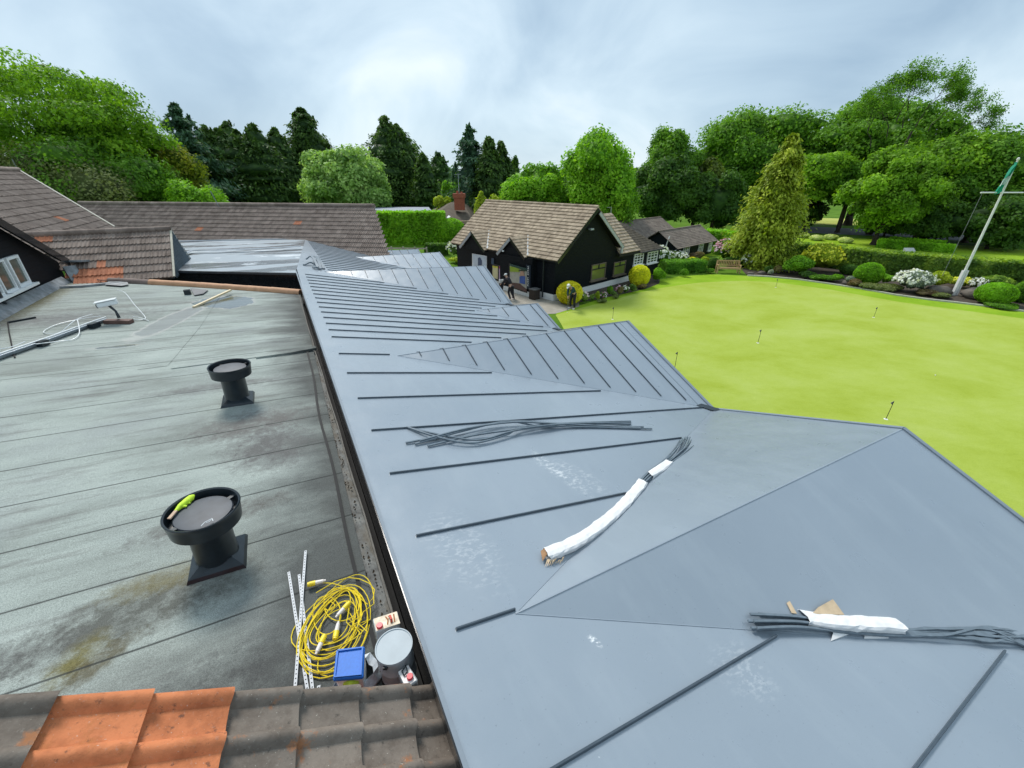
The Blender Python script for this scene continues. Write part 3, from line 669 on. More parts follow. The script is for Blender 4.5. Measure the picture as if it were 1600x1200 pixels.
# ------------------------------------------------------------------ black gabled wall with a window, far left
TG = Thing("black_gable", "black weatherboarded wall with a white window at the left edge, sloping roof edge above", "building", B(-7, 15, -3))
mb = MB(); zf_ = lambda p: feltz(p) - .05
w_ = [B(-6.55, 10, zf_(-6.5)), B(-6.55, 17.4, zf_(-6.5) - .1), B(-6.55, 17.4, -2.35), B(-6.55, 15.03, -1.13), B(-6.55, 12.6, .1), B(-6.55, 10, -1.2)]
mb.slab(w_, -BP * .2); TG.part("wall", mb, M_CLAD)
V0, V1 = B(-6.32, 14.9, -1.03), B(-6.32, 17.45, -2.31)
L1, L0 = onplane(91, 404, rg, norm(np.cross(BP, d1))), B(-7.55, 18.72, -1.66)
VV = V0 + (V0 - V1) * 1.2; L9 = L0 + (V0 - V1) * 1.2
mb = MB(); dslope = norm(V1 - V0); us = norm((L0 - V0) - dslope * np.dot(L0 - V0, dslope))
mbx = tile_roof(VV, us, dslope, .345, .225, 16, 0, 3.0, .022, 'double', None, 6, 8, .026, None, lambda v: max(.08, 1.75 - .36 * max(0, v - 2.1)))
mbx2 = MB()
TG.part("roof_tiles", mbx, M_TILE, rc=False)
mb = MB(); mb.ribbon([VV - UP * .1, V1 - UP * .1], .03, .11); TG.part("bargeboard", mb, M_BLACKF)
mb = MB(); mb.ribbon([L0 + UP * .05, L0 * .5 + L1 * .5 + UP * .06, L1 + UP * .04], .05, .03); TG.part("verge_mortar", mb, simple("pale_mortar3", (.5, .46, .36), .8))
mb = MB(); mb.ribbon([B(-6.15, 17.35, -2.36), B(-6.0, 17.75, -2.42)], .2, .03); mb.ribbon([B(-6.3, 17.25, -2.5), B(-6.15, 17.0, -2.98)], .15, .06); TG.part("lead_saddle", mb, M_LEAD)
mb = MB(); mb.add([B(-6.50, 10, -2.68), B(-6.50, 17.0, -2.76), B(-6.33, 17.0, -2.955), B(-6.28, 10, -2.955)], [(0, 1, 2, 3)]); mb.v = [(x, y, z + .02) for x, y, z in mb.v]; TG.part("lead_skirt", mb, M_LEAD, rc=False)
def window(T_, c, ax, hx, hz, nrm, mullions=(0,), transoms=(), fw=.05, gm=None, frame=M_WHITEM, name="window", label=None, sill=True, depth=.04):
    c = np.asarray(c, float); mb = MB()
    for sgn in (-1, 1):
        mb.box(c + ax * sgn * (hx - fw / 2), ax * fw / 2, nrm * depth, UP * hz); mb.box(c + UP * sgn * (hz - fw / 2), ax * (hx - fw), nrm * depth * .98, UP * fw / 2)
    for m_ in mullions: mb.box(c + ax * m_ * hx, ax * fw * .4, nrm * depth * .9, UP * (hz - fw))
    for m_ in transoms: mb.box(c + UP * m_ * hz, ax * (hx - fw), nrm * depth * .8, UP * fw * .3)
    w = T_.part(name, mb, frame, label=label)
    g = MB(); g.box(c - nrm * .01, ax * (hx - fw * .5), nrm * .006, UP * (hz - fw * .5)); T_.part("pane", g, gm or M_GLASS, parent=w)
    if sill: s_ = MB(); s_.box(c - UP * (hz + .03) + nrm * .06, ax * (hx + .08), nrm * .09, UP * .03); T_.part("sill", s_, frame, parent=w)
    return w
M_GLB = glass("window_glass_tree_reflection_tint", (.10, .11, .085), .1)  # reflected trees are painted into the pane's base colour
window(TG, B(-6.50, 14.75, -2.18), BE, .32, .37, BP, (), (), .07, M_GLB); window(TG, B(-6.50, 14.0, -2.18), BE, .30, .37, BP, (), (), .05, M_GLB)
window(TG, B(-6.50, 13.3, -2.18), BE, .32, .37, BP, (), (), .05, M_GLB)
mb = MB(); mb.cyl(felt(13, 484, .02), B(-6.1, 12.4, -1.7), .05, .05, 10); mb.box(felt(14, 484, .04), BP * .09, BE * .09, UP * .04); TG.part("downpipe", mb, M_BLACK)
# ------------------------------------------------------------------ things on the flat roof
M_CAP = simple("vent_lid_grey", (.045, .055, .07), .55, 0, .35, 6)
def vent(loc, label):
    T_ = Thing("roof_vent", label, "vent", loc, "mushroom vents on the felt roof"); c = loc; ax = norm(UP + BP * .05 + BE * .0)
    mb = MB(); s = .225
    b = [c + BP * a * s + BE * d * s - UP * math.tan(R(3.3)) * a * s for a, d in ((-1, -1), (1, -1), (1, 1), (-1, 1))]
    t = [c + BP * a * s * .93 + BE * d * s * .93 + UP * (.035 - a * .01) for a, d in ((-1, -1), (1, -1), (1, 1), (-1, 1))]
    u = [c + BP * a * .13 + BE * d * .13 + UP * .085 for a, d in ((-1, -1), (1, -1), (1, 1), (-1, 1))]
    mb.add([q + UP * .001 for q in b] + t + u, [(i, (i + 1) % 4, 4 + (i + 1) % 4, 4 + i) for i in range(4)] + [(4 + i, 4 + (i + 1) % 4, 8 + (i + 1) % 4, 8 + i) for i in range(4)] + [(8, 9, 10, 11)])
    T_.part("base_flashing", mb, M_BLACK)
    mb = MB(); mb.lathe([(.175, .04), (.168, .08), (.165, .44), (.18, .46), (.14, .47)], c, ax); T_.part("pipe", mb, M_BLACK, smooth=True)
    mb = MB(); mb.lathe([(.15, .43), (.255, .44), (.272, .45), (.282, .56), (.286, .60), (.291, .606), (.286, .614), (.271, .606), (.265, .50), (.10, .49)], c, ax, 56); T_.part("cap_ring", mb, M_BLACK, smooth=True)
    mb = MB(); mb.lathe([(.001, .578), (.10, .576), (.18, .572), (.216, .565), (.224, .552), (.215, .54)], c, ax, 48); lid = T_.part("lid", mb, M_CAP, smooth=True)
    for k in range(4):
        mb = MB(); a = k * math.pi / 2 + .6; x = norm(np.cross(ax, BE)); y = np.cross(ax, x); d = math.cos(a) * x + math.sin(a) * y
        mb.ribbon([c + ax * .555 + d * .20, c + ax * .56 + d * .27], .02, .006)
        T_.part("bracket", mb, M_LEAD if False else M_BLACK)
    return T_, c, ax
v1c = B(-1.425, 2.66, feltz(-1.425)); v2c = B(-1.42, 6.2, feltz(-1.42))
T_, c_, ax_ = vent(v1c, "nearer black mushroom vent with a yellow-green glove lying in its cap")
vent(v2c, "farther black mushroom vent on the felt roof, cap empty")
xa = norm(np.cross(ax_, BE)) * -1; ya = norm(np.cross(ax_, xa)) * -1
gl = Thing("work_glove", "neon yellow-green glove on a wooden stick lying in the nearer vent cap", "glove", c_ + ax_ * .58)
def capp(x, y, h=.47):
    h += .115   # point on the plane of the cap by its place in the photo
    return onplane(x, y, c_ + ax_ * h, ax_)
mb = MB(); pth = [capp(*q, .475) for q in ((274, 799), (282, 791), (291, 784), (298, 778), (303, 774))]
mb.tube(pth, [.012, .026, .032, .03, .012], 9); 
for k, q in enumerate(((292, 791), (297, 786), (302, 780))): mb.tube([pth[1 + k] + ax_ * .0, capp(*q, .47)], [.014, .008], 7)
gl.part("glove", mb, simple("neon_yellow_green", (.58, .85, .04), .7, 0, .25, 40), smooth=True)
mb = MB(); mb.ribbon([capp(264, 811, .47), capp(275, 798, .48)], .014, .006); gl.part("stick", mb, simple("pale_pinkish_wood", (.55, .38, .27), .7))
mb = MB(); mb.tube([capp(*q, .483) for q in ((314, 822), (320, 816), (328, 812), (331, 810), (333, 814))], .0035, 5); mb.tube([capp(*q, .483) for q in ((322, 817), (327, 815), (330, 812))], .003, 5)
single("wire_clip", mb, M_WHITEM, "bent white wire clip on the lid of the nearer vent", "wire")
# perforated straps
M_GALV = simple("galvanised_white", (.50, .52, .54), .55, 0, .08)
def strap(a, b, z, label=None):
    a = felt(*a, z); b = felt(*b, z); T_ = Thing("perforated_strap", label or "white perforated metal strap lying on the dark felt beside the yellow cable", "metal strap", (a + b) / 2, "perforated straps on the felt")
    mb = MB(); mb.bar(a, b, .022, .003); T_.part("strip", mb, M_GALV)
    hb = MB(); L_ = np.linalg.norm(b - a); d = (b - a) / L_; n_ = int(L_ / .033); s_ = norm(np.cross(d, UP))
    for k in range(n_):
        c = a + d * (.033 * k + .015) + UP * .0022; hb.add([c + (math.cos(q) * d + math.sin(q) * s_) * .0048 for q in np.linspace(0, 2 * math.pi, 9)[:-1]], [tuple(range(8))])
    T_.part("holes", hb, M_DARKGAP, rc=False)
strap((451.5, 895), (482, 1086), .012, "white perforated strap, longest of the three crossing beside the yellow cable")
strap((468, 900), (490, 1086), .02, "white perforated strap running under the yellow cable coil")
strap((478.5, 863.5), (462, 1085), .028, "white perforated strap crossing over the other two, reaching furthest up")
strap((498.5, 1072), (497.5, 1086), .008, "short stub of white perforated strap by the near tiles")
# yellow extension cable
cab = Thing("extension_cable", "tangled coil of yellow site extension cable on the dark felt", "cable", felt(528, 985))
rc_ = np.random.default_rng(5); M_YEL = simple("yellow_cable", (.86, .66, .03), .45, 0, .1, 20)
cc = np.array([-.525, 1.49]); maj = norm(V(.36, .75))[:2]; mnr = np.array([maj[1], -maj[0]])
pts = []; nl = 15
tt = np.linspace(0, nl * 2 * math.pi, nl * 30); ofs = rc_.normal(0, 1, (nl + 3, 4))
for i, t in enumerate(tt):
    k = t / (2 * math.pi); k0 = int(k); f = k - k0; o4 = ofs[k0] * (1 - f) + ofs[k0 + 1] * f
    sM = .345 + .055 * o4[0] - (.13 if k0 % 3 == 1 else 0) - (.10 if k0 % 5 == 2 else 0) * f; sm = .215 + .045 * o4[1] - (.08 if k0 % 3 == 1 else 0)
    q = cc + maj * (sM * math.sin(t) + .032 * o4[2]) + mnr * (sm * math.cos(t) + .030 * o4[3]) * (1 - .18 * math.sin(t))
    pts.append(B(q[0], q[1], feltz(q[0]) + .008 + .03 * (.5 + .5 * math.sin(t * 1.37 + k0)) + .0006 * k0))
mb = MB(); mb.tube(pts, .0039, 5)
def loop(c, r1, r2, a0=0, z=.03):
    return [felt(c[0] + r1 * math.cos(a), c[1] + r2 * math.sin(a), z + .01 * math.sin(2 * a)) for a in np.linspace(a0, a0 + 6.28, 26)]
mb.tube(loop((516, 950), 8, 7), .0042, 5); mb.tube(loop((512, 965), 22, 30, .4), .0042, 5); mb.tube(loop((535, 948), 28, 26, 1.4), .0042, 5)
mb.tube([felt(*q, .03) for q in ((503, 914), (520, 915), (545, 922), (560, 935), (575, 948), (584, 938), (586, 925), (578, 915), (562, 908), (545, 906), (525, 912), (495, 930))], .0042, 5)
mb.tube([felt(*q, .02) for q in ((498, 1035), (497, 1048), (502, 1056), (513, 1060), (522, 1058))], .0042, 5)
mb.tube([felt(*q, .045) for q in ((534, 964), (532, 975), (529, 985))], .0042, 5)
cab.part("cable", mb, M_YEL, smooth=True, rc=False)
def plug(a, b, z=.045):
    A_2, B_2 = felt(*a, z), felt(*b, z); d = norm(B_2 - A_2)
    mb = MB(); mb.cyl(A_2 - d * .012, A_2 + d * .04, .022, .022, 14); mb.cyl(A_2 - d * .025, A_2 - d * .005, .019, .020, 14); p = cab.part("connector", mb, M_YEL, smooth=True)
    mb = MB(); mb.cyl(A_2 + d * .04, A_2 + d * .105, .019, .015, 14); mb.cyl(A_2 + d * .105, A_2 + d * .125, .011, .008, 10); cab.part("sleeve", mb, simple("white_rubber", (.75, .70, .66), .5, 0, .1), parent=p, smooth=True)
plug((487, 918), (503, 914)); plug((544, 951), (530, 966)); plug((526, 1000), (529, 985)); plug((507, 1003), (500, 1018))
# tub with blue lid on a white bag
tb_z = -3.03
q4 = [Z(*p, tb_z) for p in ((525, 1014.6), (570, 1009), (567.5, 1058), (519.5, 1062.5))]; cz = sum(q4) / 4
tub = Thing("plastic_tub", "white plastic tub with a wet blue lid beside the yellow cable", "tub", V(cz[0], cz[1], -3.29))
mb = MB(); mb.add([cz + (q - cz) * .93 - UP * .02 for q in q4] + [cz * V(1, 1, 0) + (q - cz) * V(1, 1, 0) * .80 + UP * -3.285 for q in q4], [(0, 1, 2, 3), (7, 6, 5, 4)] + [(i, i + 4, (i + 1) % 4 + 4, (i + 1) % 4) for i in range(4)])
bevel(tub.part("body", mb, M_WHITEM), .015)
M_BLUE = simple("blue_lid", (.015, .15, .56), .5, 0, .10, 60, .35)
mb = MB(); mb.slab(q4, UP * -.03); bevel(tub.part("lid", mb, M_BLUE), .012, 3)
mb = MB(); qi = [cz + (q - cz) * .86 + UP * .006 for q in q4]; mb.ribbon(qi + [qi[0]], .006, .006); tub.part("lid_rim", mb, M_BLUE)
bagr = np.random.default_rng(3); mb = MB(); vs = []; nn = 22
for k, (sc, h) in enumerate(((.62, .10), (.80, .13), (.86, .06), (.90, .01))):
    for a in range(nn):
        th = a / nn * 2 * math.pi; vs.append(V(cz[0] + BP[0] * .02, cz[1], 0) + V(math.cos(th), math.sin(th), 0) * (.16 * sc + bagr.normal(0, .012) + .03 * math.sin(2 * th)) + UP * (-3.29 + h + bagr.normal(0, .012)))
mb.add(vs, [(r * nn + a, r * nn + (a + 1) % nn, (r + 1) * nn + (a + 1) % nn, (r + 1) * nn + a) for r in range(3) for a in range(nn)])
single("plastic_bag", mb, simple("clear_white_film", (.62, .66, .70), .3, 0, .25, 30), "crumpled pale plastic bag under the blue-lidded tub", "bag", smooth=False)
mb = MB(); mb.tube([Z(*p, -3.10) for p in ((537, 1068), (545, 1067), (553, 1066), (561, 1065))], [.012, .034, .036, .016], 9); mb.tube([Z(548, 1070, -3.10), Z(552, 1075, -3.15)], [.022, .014], 8); mb.tube([Z(541, 1069, -3.10), Z(543, 1073, -3.15)], [.018, .012], 8)
single("work_glove", mb, simple("yellow_green_glove", (.52, .68, .05), .8, 0, .3, 30), "crumpled yellow-green glove in front of the blue-lidded tub", "glove", smooth=True)
mb = MB(); mb.tube([Z(*p, -3.2) for p in ((523, 1070), (535, 1075), (548, 1077), (560, 1072))], [.02, .045, .045, .02], 9)
single("dark_cloth", mb, simple("dark_cloth_fabric", (.03, .045, .07), .9, 0, .4, 30), "dark blue cloth bundled by the near tiles below the glove", "cloth", smooth=True)
# round tin
M_TINM = Mat("steel_tin", (.52, .55, .57), .42, .25); v_ = M_TINM.pos(); n_ = M_TINM.noise(v_, 9, 4, .6); M_TINM.col(M_TINM.ramp(n_, [(.3, (.40, .43, .45)), (.7, (.62, .65, .66))])); M_TINM.bump(n_, .15, .02); M_TINM = M_TINM.m
ctop = Z(615.5, 1009, -2.97); zct = ctop[1] * CC + 2.97 * SS; rt = 28.6 / F * zct; cb = V(ctop[0], ctop[1], -3.29)
tin = Thing("metal_tin", "round silver tin with a flat pale lid beside the black fascia", "tin", cb)
mb = MB(); mb.lathe([(rt * .97, .0), (rt * .985, .012), (rt * .95, .02), (rt * .95, .15), (rt * .965, .155), (rt * .95, .16), (rt * .95, .285), (rt * .98, .30)], cb, UP, 48); tin.part("body", mb, M_TINM, smooth=True)
mb = MB(); mb.lathe([(.0005, .316), (rt * .93, .316), (rt * .945, .322), (rt, .322), (rt, .300), (rt * .97, .298)], cb, UP, 48); tin.part("lid", mb, simple("pale_tin_lid", (.38, .43, .46), .5, 0, .06, 9, .35), smooth=True)
mb = MB(); mb.box(cb + V(-.03, -rt, .285), V(.014, 0, 0), V(0, .008, 0), UP * .012); tin.part("lid_clip", mb, M_BLACK)
# two rectangular solvent cans
def can(px, zt, label, rust):
    q = [Z(*p, zt) for p in px]; c = sum(q) / 4; T_ = Thing("solvent_can", label, "can", V(c[0], c[1], -3.29), "rectangular cans by the round tin")
    mb = MB(); mb.slab(q, UP * (-3.28 - zt)); bevel(T_.part("body", mb, M_TINM), .01, 2)
    x, y = (q[1] - q[0]), (q[3] - q[0]); P_ = lambda a, b, h=.006: q[0] + x * a + y * b + UP * h
    mt = simple("can_top_rusty" if rust else "can_top_white", (.66, .55, .40) if rust else (.74, .72, .70), .5, .0, .5 if rust else .06, 18)
    mb = MB(); mb.slab([P_(.04, .06, .004), P_(.96, .06, .004), P_(.96, .94, .004), P_(.04, .94, .004)], UP * -.003); T_.part("top_plate", mb, mt)
    u = .2 if rust else .66; w_ = .72 if rust else .66
    r_ = min(np.linalg.norm(x), np.linalg.norm(y)) * (.19 if rust else .27)
    mb = MB(); mb.lathe([(.0004, .026), (r_ * .9, .026), (r_, .022), (r_, .004)], P_(u, w_, 0), UP, 24); T_.part("screw_cap", mb, simple("red_cap", (.72, .04, .06), .4, 0, .1), smooth=True)
    mb = MB()
    if rust:
        mb.ribbon([P_(.62, .25, .012), P_(.66, .35, .03), P_(.68, .62, .03), P_(.66, .72, .012)], .008, .003); T_.part("handle", mb, simple("red_handle", (.55, .07, .04), .6))
        mb = MB()
        for k in range(3): mb.tube([P_(.5 + .16 * k, .2 + .1 * (k % 2), .006), P_(.56 + .12 * k, .45, .006), P_(.5 + .14 * k, .75, .006)], .005, 4)
        T_.part("rust_streaks", mb, simple("rust", (.33, .12, .03), .9, 0, .4, 60))
    else:
        hp = [P_(.30, .18, .012), P_(.72, .10, .02), P_(.68, .30, .02), P_(.62, .40, .02), P_(.30, .44, .012)]; mb.tube(hp, .006, 6, closed=True); T_.part("handle", mb, M_BLACK)
can(((581.7, 966.7), (621, 954), (624.4, 973), (587, 988.5)), -3.02, "rusty-topped rectangular can with a red cap, behind the round tin", True)
can(((621, 1049), (638, 1037.5), (653.5, 1062.5), (634, 1077)), -3.04, "clean white-topped rectangular can with red cap, in front of the round tin", False)
# timber batten, black block
a, b = felt(303, 481, .02), felt(362, 459.5, .12); mb = MB(); mb.bar(a, b, .07, .045); single("timber_batten", mb, M_PINE, "pale new timber batten lying across the far puddle", "timber")
mb = MB(); mb.box(felt(294, 460, .07), BP * .08, BE * .07, UP * .07); single("black_block", mb, M_BLACK, "small black block below the salmon ridge tiles", "block")
mb = MB(); a, b = felt(303, 461, .02), felt(322, 457, .03); mb.slab([felt(298, 452, .03), felt(326, 455, .03), felt(318, 461, .03), felt(304, 463, .02)], UP * .015); single("slate_offcut", mb, simple("dark_slate", (.07, .075, .085), .5), "dark flat offcut lying by the small black block", "offcut")
mb = MB(); a, b = felt(13, 505, .02), felt(56, 497, .02); mb.bar(a, b, .05, .03); single("metal_bar", mb, M_BLACK, "thin dark bar on the felt near the black gabled wall", "bar")
mb = MB(); mb.tube([felt(13, 505, .02), felt(15, 520, .02), felt(20, 545, .02), felt(24, 560, .02)], .012, 5); single("thin_wire", mb, M_DARKGAP, "thin dark wire running from the dark bar towards the conduits", "wire")
# security cameras, conduit and white cable
def cctv(base, head, ln, label, aim):
    T_ = Thing("security_camera", label, "camera", base); aim = norm(aim); s = norm(np.cross(aim, UP)); u = np.cross(s, aim)
    mb = MB(); mb.box(head, aim * ln, s * ln * .42, u * ln * .30); bevel(T_.part("housing", mb, M_WHITEM), .03, 3)
    mb = MB(); mb.slab([head + u * ln * .34 + aim * a_ * ln + s * b_ * ln * .5 for a_, b_ in ((-1, -1), (1.12, -1), (1.12, 1), (-1, 1))], u * .012); T_.part("sunshield", mb, M_WHITEM)
    mb = MB(); mb.box(head + aim * ln * 1.0 - u * .01, aim * .012, s * ln * .34, u * ln * .22); T_.part("lens_window", mb, M_BLACK)
    mb = MB(); mb.tube([head - u * ln * .25, (head * .5 + base * .5) + V(.05, 0, 0), base + UP * .02], [.03, .025, .035], 8); T_.part("arm", mb, M_BLACK, smooth=True)
    return T_
hb = felt(189, 503, .08); hd = hb + V(-.13, .0, .37) 
cctv(hb, hd, .19, "white security camera on a short black arm and a brown block", V(-.85, -.55, -.12))
mb = MB(); mb.bar(felt(166, 505, .04), felt(207, 505, .04), .17, .09); bevel(single("brown_block", mb, simple("brown_block_paint", (.13, .07, .055), .7, 0, .2), "brown block carrying the white security camera", "block"), .01)
hb2 = felt(14, 548, .05); cctv(hb2 + V(-.6, .1, .1), hb2 + V(-.18, .1, .42), .13, "grey security camera cut off by the left edge of the photo", V(.9, -.4, -.25))
con = Thing("conduit_run", "grey conduits strapped together running left from the white security camera", "pipe", felt(80, 530))
for k, (dz, r_, m_, o_) in enumerate(((.04, .038, simple("conduit_grey", (.22, .25, .27), .45, .3), 0), (.095, .015, M_WHITEM, -1), (.08, .012, simple("conduit_light", (.4, .45, .5), .35, .4), 2.5))):
    P_ = [felt(x, y + o_ * .6, dz) for x, y in ((-40, 577), (0, 562), (40, 548), (80, 534), (120, 519), (150, 508), (168, 502))]
    mb = MB(); mb.tube(P_, r_, 10); con.part("conduit", mb, m_, smooth=True)
for x, y in ((69, 540.5), (149, 512)):
    mb = MB(); a, b = felt(x - 6, y + 2.2, .06), felt(x + 6, y - 2.2, .06); mb.bar(a, b, .11, .10); con.part("strap", mb, M_BLACK)
wc = Thing("white_cable", "loose white cable looping over the conduits by the white security camera", "cable", felt(110, 515))
for P_ in (((160, 500, .1), (127, 501, .04), (90, 509, .03), (70, 519, .03), (75, 523, .03), (96, 522.5, .05), (125, 513, .2), (150, 504, .2)), ((127.5, 513, .2), (126, 524, .06), (115.5, 532, .03), (96, 535, .03), (60, 545, .1)),
           ((193.5, 478, .42), (205, 481, .4), (215, 488, .2), (228, 498, .03), (217, 501, .03), (209, 500, .03)), ((207, 497, .05), (222, 499, .03), (233, 503, .03)), ((-10, 556, .12), (20, 552, .12), (45, 545, .15))):
    mb = MB(); pp = [felt(*q) for q in P_]
    den = []                                   # smooth through the points
    for i in range(len(pp) - 1):
        p0, p1, p2, p3 = pp[max(i - 1, 0)], pp[i], pp[i + 1], pp[min(i + 2, len(pp) - 1)]
        for t in np.linspace(0, 1, 6)[:-1]: den.append(.5 * ((2 * p1) + (p2 - p0) * t + (2 * p0 - 5 * p1 + 4 * p2 - p3) * t * t + (3 * p1 - p0 - 3 * p2 + p3) * t ** 3))
    den.append(pp[-1]); mb.tube(den, .0085, 6); wc.part("cable_length", mb, M_WHITEM, smooth=True)
# ------------------------------------------------------------------ seam profiles lying on the new roof
def onM(x, y, up=0): return onplane(x, y, B(0, 0, -2.9), MN) + nM * up
M_PROF = simple("profile_grey", (.13, .165, .195), .32, 0, .2, 12)
def spline(pp, n=8):
    den = []
    for i in range(len(pp) - 1):
        p0, p1, p2, p3 = pp[max(i - 1, 0)], pp[i], pp[i + 1], pp[min(i + 2, len(pp) - 1)]
        for t in np.linspace(0, 1, n)[:-1]: den.append(.5 * ((2 * p1) + (p2 - p0) * t + (2 * p0 - 5 * p1 + 4 * p2 - p3) * t * t + (3 * p1 - p0 - 3 * p2 + p3) * t ** 3))
    return den + [pp[-1]]
piles = [((635, 669, .02), (690, 690, .05), (740, 696, .04), (790, 684, .05), (815, 673, .06), (880, 664, .03), (985, 659.5, .02)),
         ((640, 671, .02), (700, 686, .04), (750, 692, .05), (800, 680, .07), (850, 671, .05), (920, 669, .02), (1018, 671.5, .02)),
         ((634, 694, .02), (700, 682, .03), (760, 668, .05), (810, 663.5, .06), (880, 664.5, .03), (985, 664, .02)),
         ((648, 696, .02), (720, 680, .06), (790, 665, .07), (840, 669, .04), (905, 668, .02), (1005, 668.5, .02)),
         ((668, 699, .02), (740, 684, .04), (800, 678, .07), (850, 672, .08), (900, 666, .05), (985, 662.5, .03)),
         ((655, 693, .04), (730, 677, .08), (800, 668, .09), (860, 667, .06), (940, 668, .03), (1000, 670, .02))]
for k, P_ in enumerate(piles):
    mb = MB(); mb.ribbon(spline([onM(*q) for q in P_]), .011, .010); single("seam_profile", mb, M_PROF, "loose wavy dark grey seam profile in the pile between the roof ribs", "metal profile", "loose seam profiles in a pile")
M_CARD = simple("white_cardboard", (.74, .73, .72), .75, 0, .07, 14); M_CARDB = simple("brown_cardboard", (.36, .20, .10), .85, 0, .3, 14); M_CARDT = simple("tan_cardboard", (.60, .45, .29), .85, 0, .12, 14)
def wrap(T_, P_, w, h, seed, name="wrapper", n=7):
    """a crumpled flat sleeve around the profiles, open and ragged at both ends"""
    rs = np.random.default_rng(seed); pts = spline([onM(*q) for q in P_], n); m = len(pts); vs = []; K = 10
    for i, p in enumerate(pts):
        d = norm(pts[min(i + 1, m - 1)] - pts[max(i - 1, 0)]); x = norm(np.cross(d, nM)); j = rs.normal(0, .004, K)
        for k in range(K):
            a = 2 * math.pi * k / K + .3; cx = np.sign(math.cos(a)) * abs(math.cos(a)) ** .45; cy = np.sign(math.sin(a)) * abs(math.sin(a)) ** .45
            ext = rs.uniform(-.035, .035) if i in (0, m - 1) else 0
            vs.append(p + x * (cx * w + j[k]) + nM * (h + cy * h + j[(k + 3) % K] * .6) + d * ext)
    mb = MB(); mb.add(vs, [(i * K + k, i * K + (k + 1) % K, (i + 1) * K + (k + 1) % K, (i + 1) * K + k) for i in range(m - 1) for k in range(K)])
    o = T_.part(name, mb, M_CARD, rc=False); md = o.modifiers.new('t', 'SOLIDIFY'); md.thickness = .004; return o
bn = Thing("profile_bundle", "bundle of grey seam profiles in a long white cardboard sleeve, splayed at the top", "bundle", onM(950, 810))
wrap(bn, ((852, 872, 0), (905, 848, 0), (950, 815, 0), (985, 780, 0), (1003, 757, 0)), .062, .036, 2, n=9)
wrap(bn, ((1013, 748, .01), (1029, 738, .01), (1043, 727, .01)), .055, .034, 5, n=4)
rb = np.random.default_rng(9)
for k in range(10):
    ex, ey = 1062 + k * 3.9, 683 + abs(k - 3) * 1.9; o_ = (k - 4.5)
    P_ = [onM(985 + o_ * .6, 777 + o_ * .9, .035), onM(1012 + o_ * .9, 748 + o_ * .8, .04 + .012 * (k % 3)), onM(1040 + o_ * 1.2, 728 + o_ * .9, .04 + .01 * (k % 2)), onM((1052 + ex) / 2 + o_ * 1.2, 708 + rb.normal(0, 2), .05 + .02 * (k % 3)), onM(ex, ey, .02)]
    mb = MB(); mb.ribbon(spline(P_, 6), .007, .009); bn.part("profile", mb, M_PROF)
mb = MB(); c = onM(850, 873, .03); rs_ = np.random.default_rng(1)
mb.slab([onM(843, 868, .05), onM(849, 866, .07), onM(853, 873, .05), onM(847, 880, .02)], nM * .006)
bn.part("torn_brown_flap", mb, M_CARDB)
mb = MB()
for k in range(9):
    a = onM(853 + k * 3.0, 880 + rs_.normal(0, 1.5), .02 + rs_.random() * .03); b = onM(851 + k * 3.3, 886 + rs_.normal(0, 2) - k * .8, .0); mb.add([a, a + V(.02, 0, .01), b], [(0, 1, 2)])
bn.part("torn_edge", mb, M_CARDT, rc=False)
b3 = Thing("profile_bundle", "bundle of grey seam profiles in a short torn cardboard wrapper, trailing off the right edge", "bundle", onM(1320, 980))
def onT0(x, y, up=0): return onM(x, y, up)
for k in range(11):
    o_ = k - 5; zz_ = .02 + .018 * (k % 4)
    P_ = [onM(1163 + 2.0 * abs(o_) + (k % 3) * 6, 961 + k * 2.8, zz_), onM(1245, 968 + k * 1.9, zz_), onM(1320, 975 + k * 1.7, .02 + .012 * (k % 3)), onM(1400, 978 + k * 1.9, .03), onM(1470, 983 + k * 1.6 + 3 * math.sin(k), .03 + .01 * (k % 3)),
          onM(1540, 985 + ((k * 7) % 11) * 2.2, .04 + .012 * (k % 3)), onM(1610, 984 + ((k * 5) % 11) * 3.0, .03 + .01 * (k % 2)), onM(1680, 990 + k * 2.5, .03)]
    mb = MB(); mb.ribbon(spline(P_, 7), .010, .009); b3.part("profile", mb, M_PROF)
wrap(b3, ((1252, 973, .0), (1300, 979, .0), (1350, 982, 0), (1400, 985, 0)), .068, .045, 11, n=6)
mb = MB(); mb.slab([onM(1262, 970, .085), onM(1270, 963, .11), onM(1290, 955, .15), onM(1312, 972, .09)], nM * .004); b3.part("cardboard_flap", mb, M_CARDT)
mb = MB(); mb.slab([onM(1222, 955, .10), onM(1226, 953, .11), onM(1240, 968, .07), onM(1232, 967, .07)], nM * .003); b3.part("torn_strip", mb, M_CARDT)
mb = MB(); mb.slab([onM(1300, 990, .03), onM(1298, 1002, .0), onM(1320, 994, .0), onM(1345, 985, .03)], nM * .004); mb.slab([onM(1350, 983, .03), onM(1350, 998, .0), onM(1388, 998, .0), onM(1386, 988, .03)], nM * .004); b3.part("loose_flap", mb, M_CARD)
for k, P_ in enumerate((((475, 415, .03), (485, 414, .1), (497, 417, .05)), ((478, 409, .1), (487, 411, .25), (496, 421, .1), (489, 419, .05)), ((490, 405, .12), (496, 412, .2), (501, 422, .05)), ((494, 405, .1), (500, 413, .15), (506, 421, .03)))):
    mb = MB(); mb.ribbon(spline([onM(*q) for q in P_], 6), .045, .02); single("profile_offcut", mb, M_PROF, "curled dark offcut of seam profile at the far bend of the roof", "offcut", "curled offcuts at the roof bend")
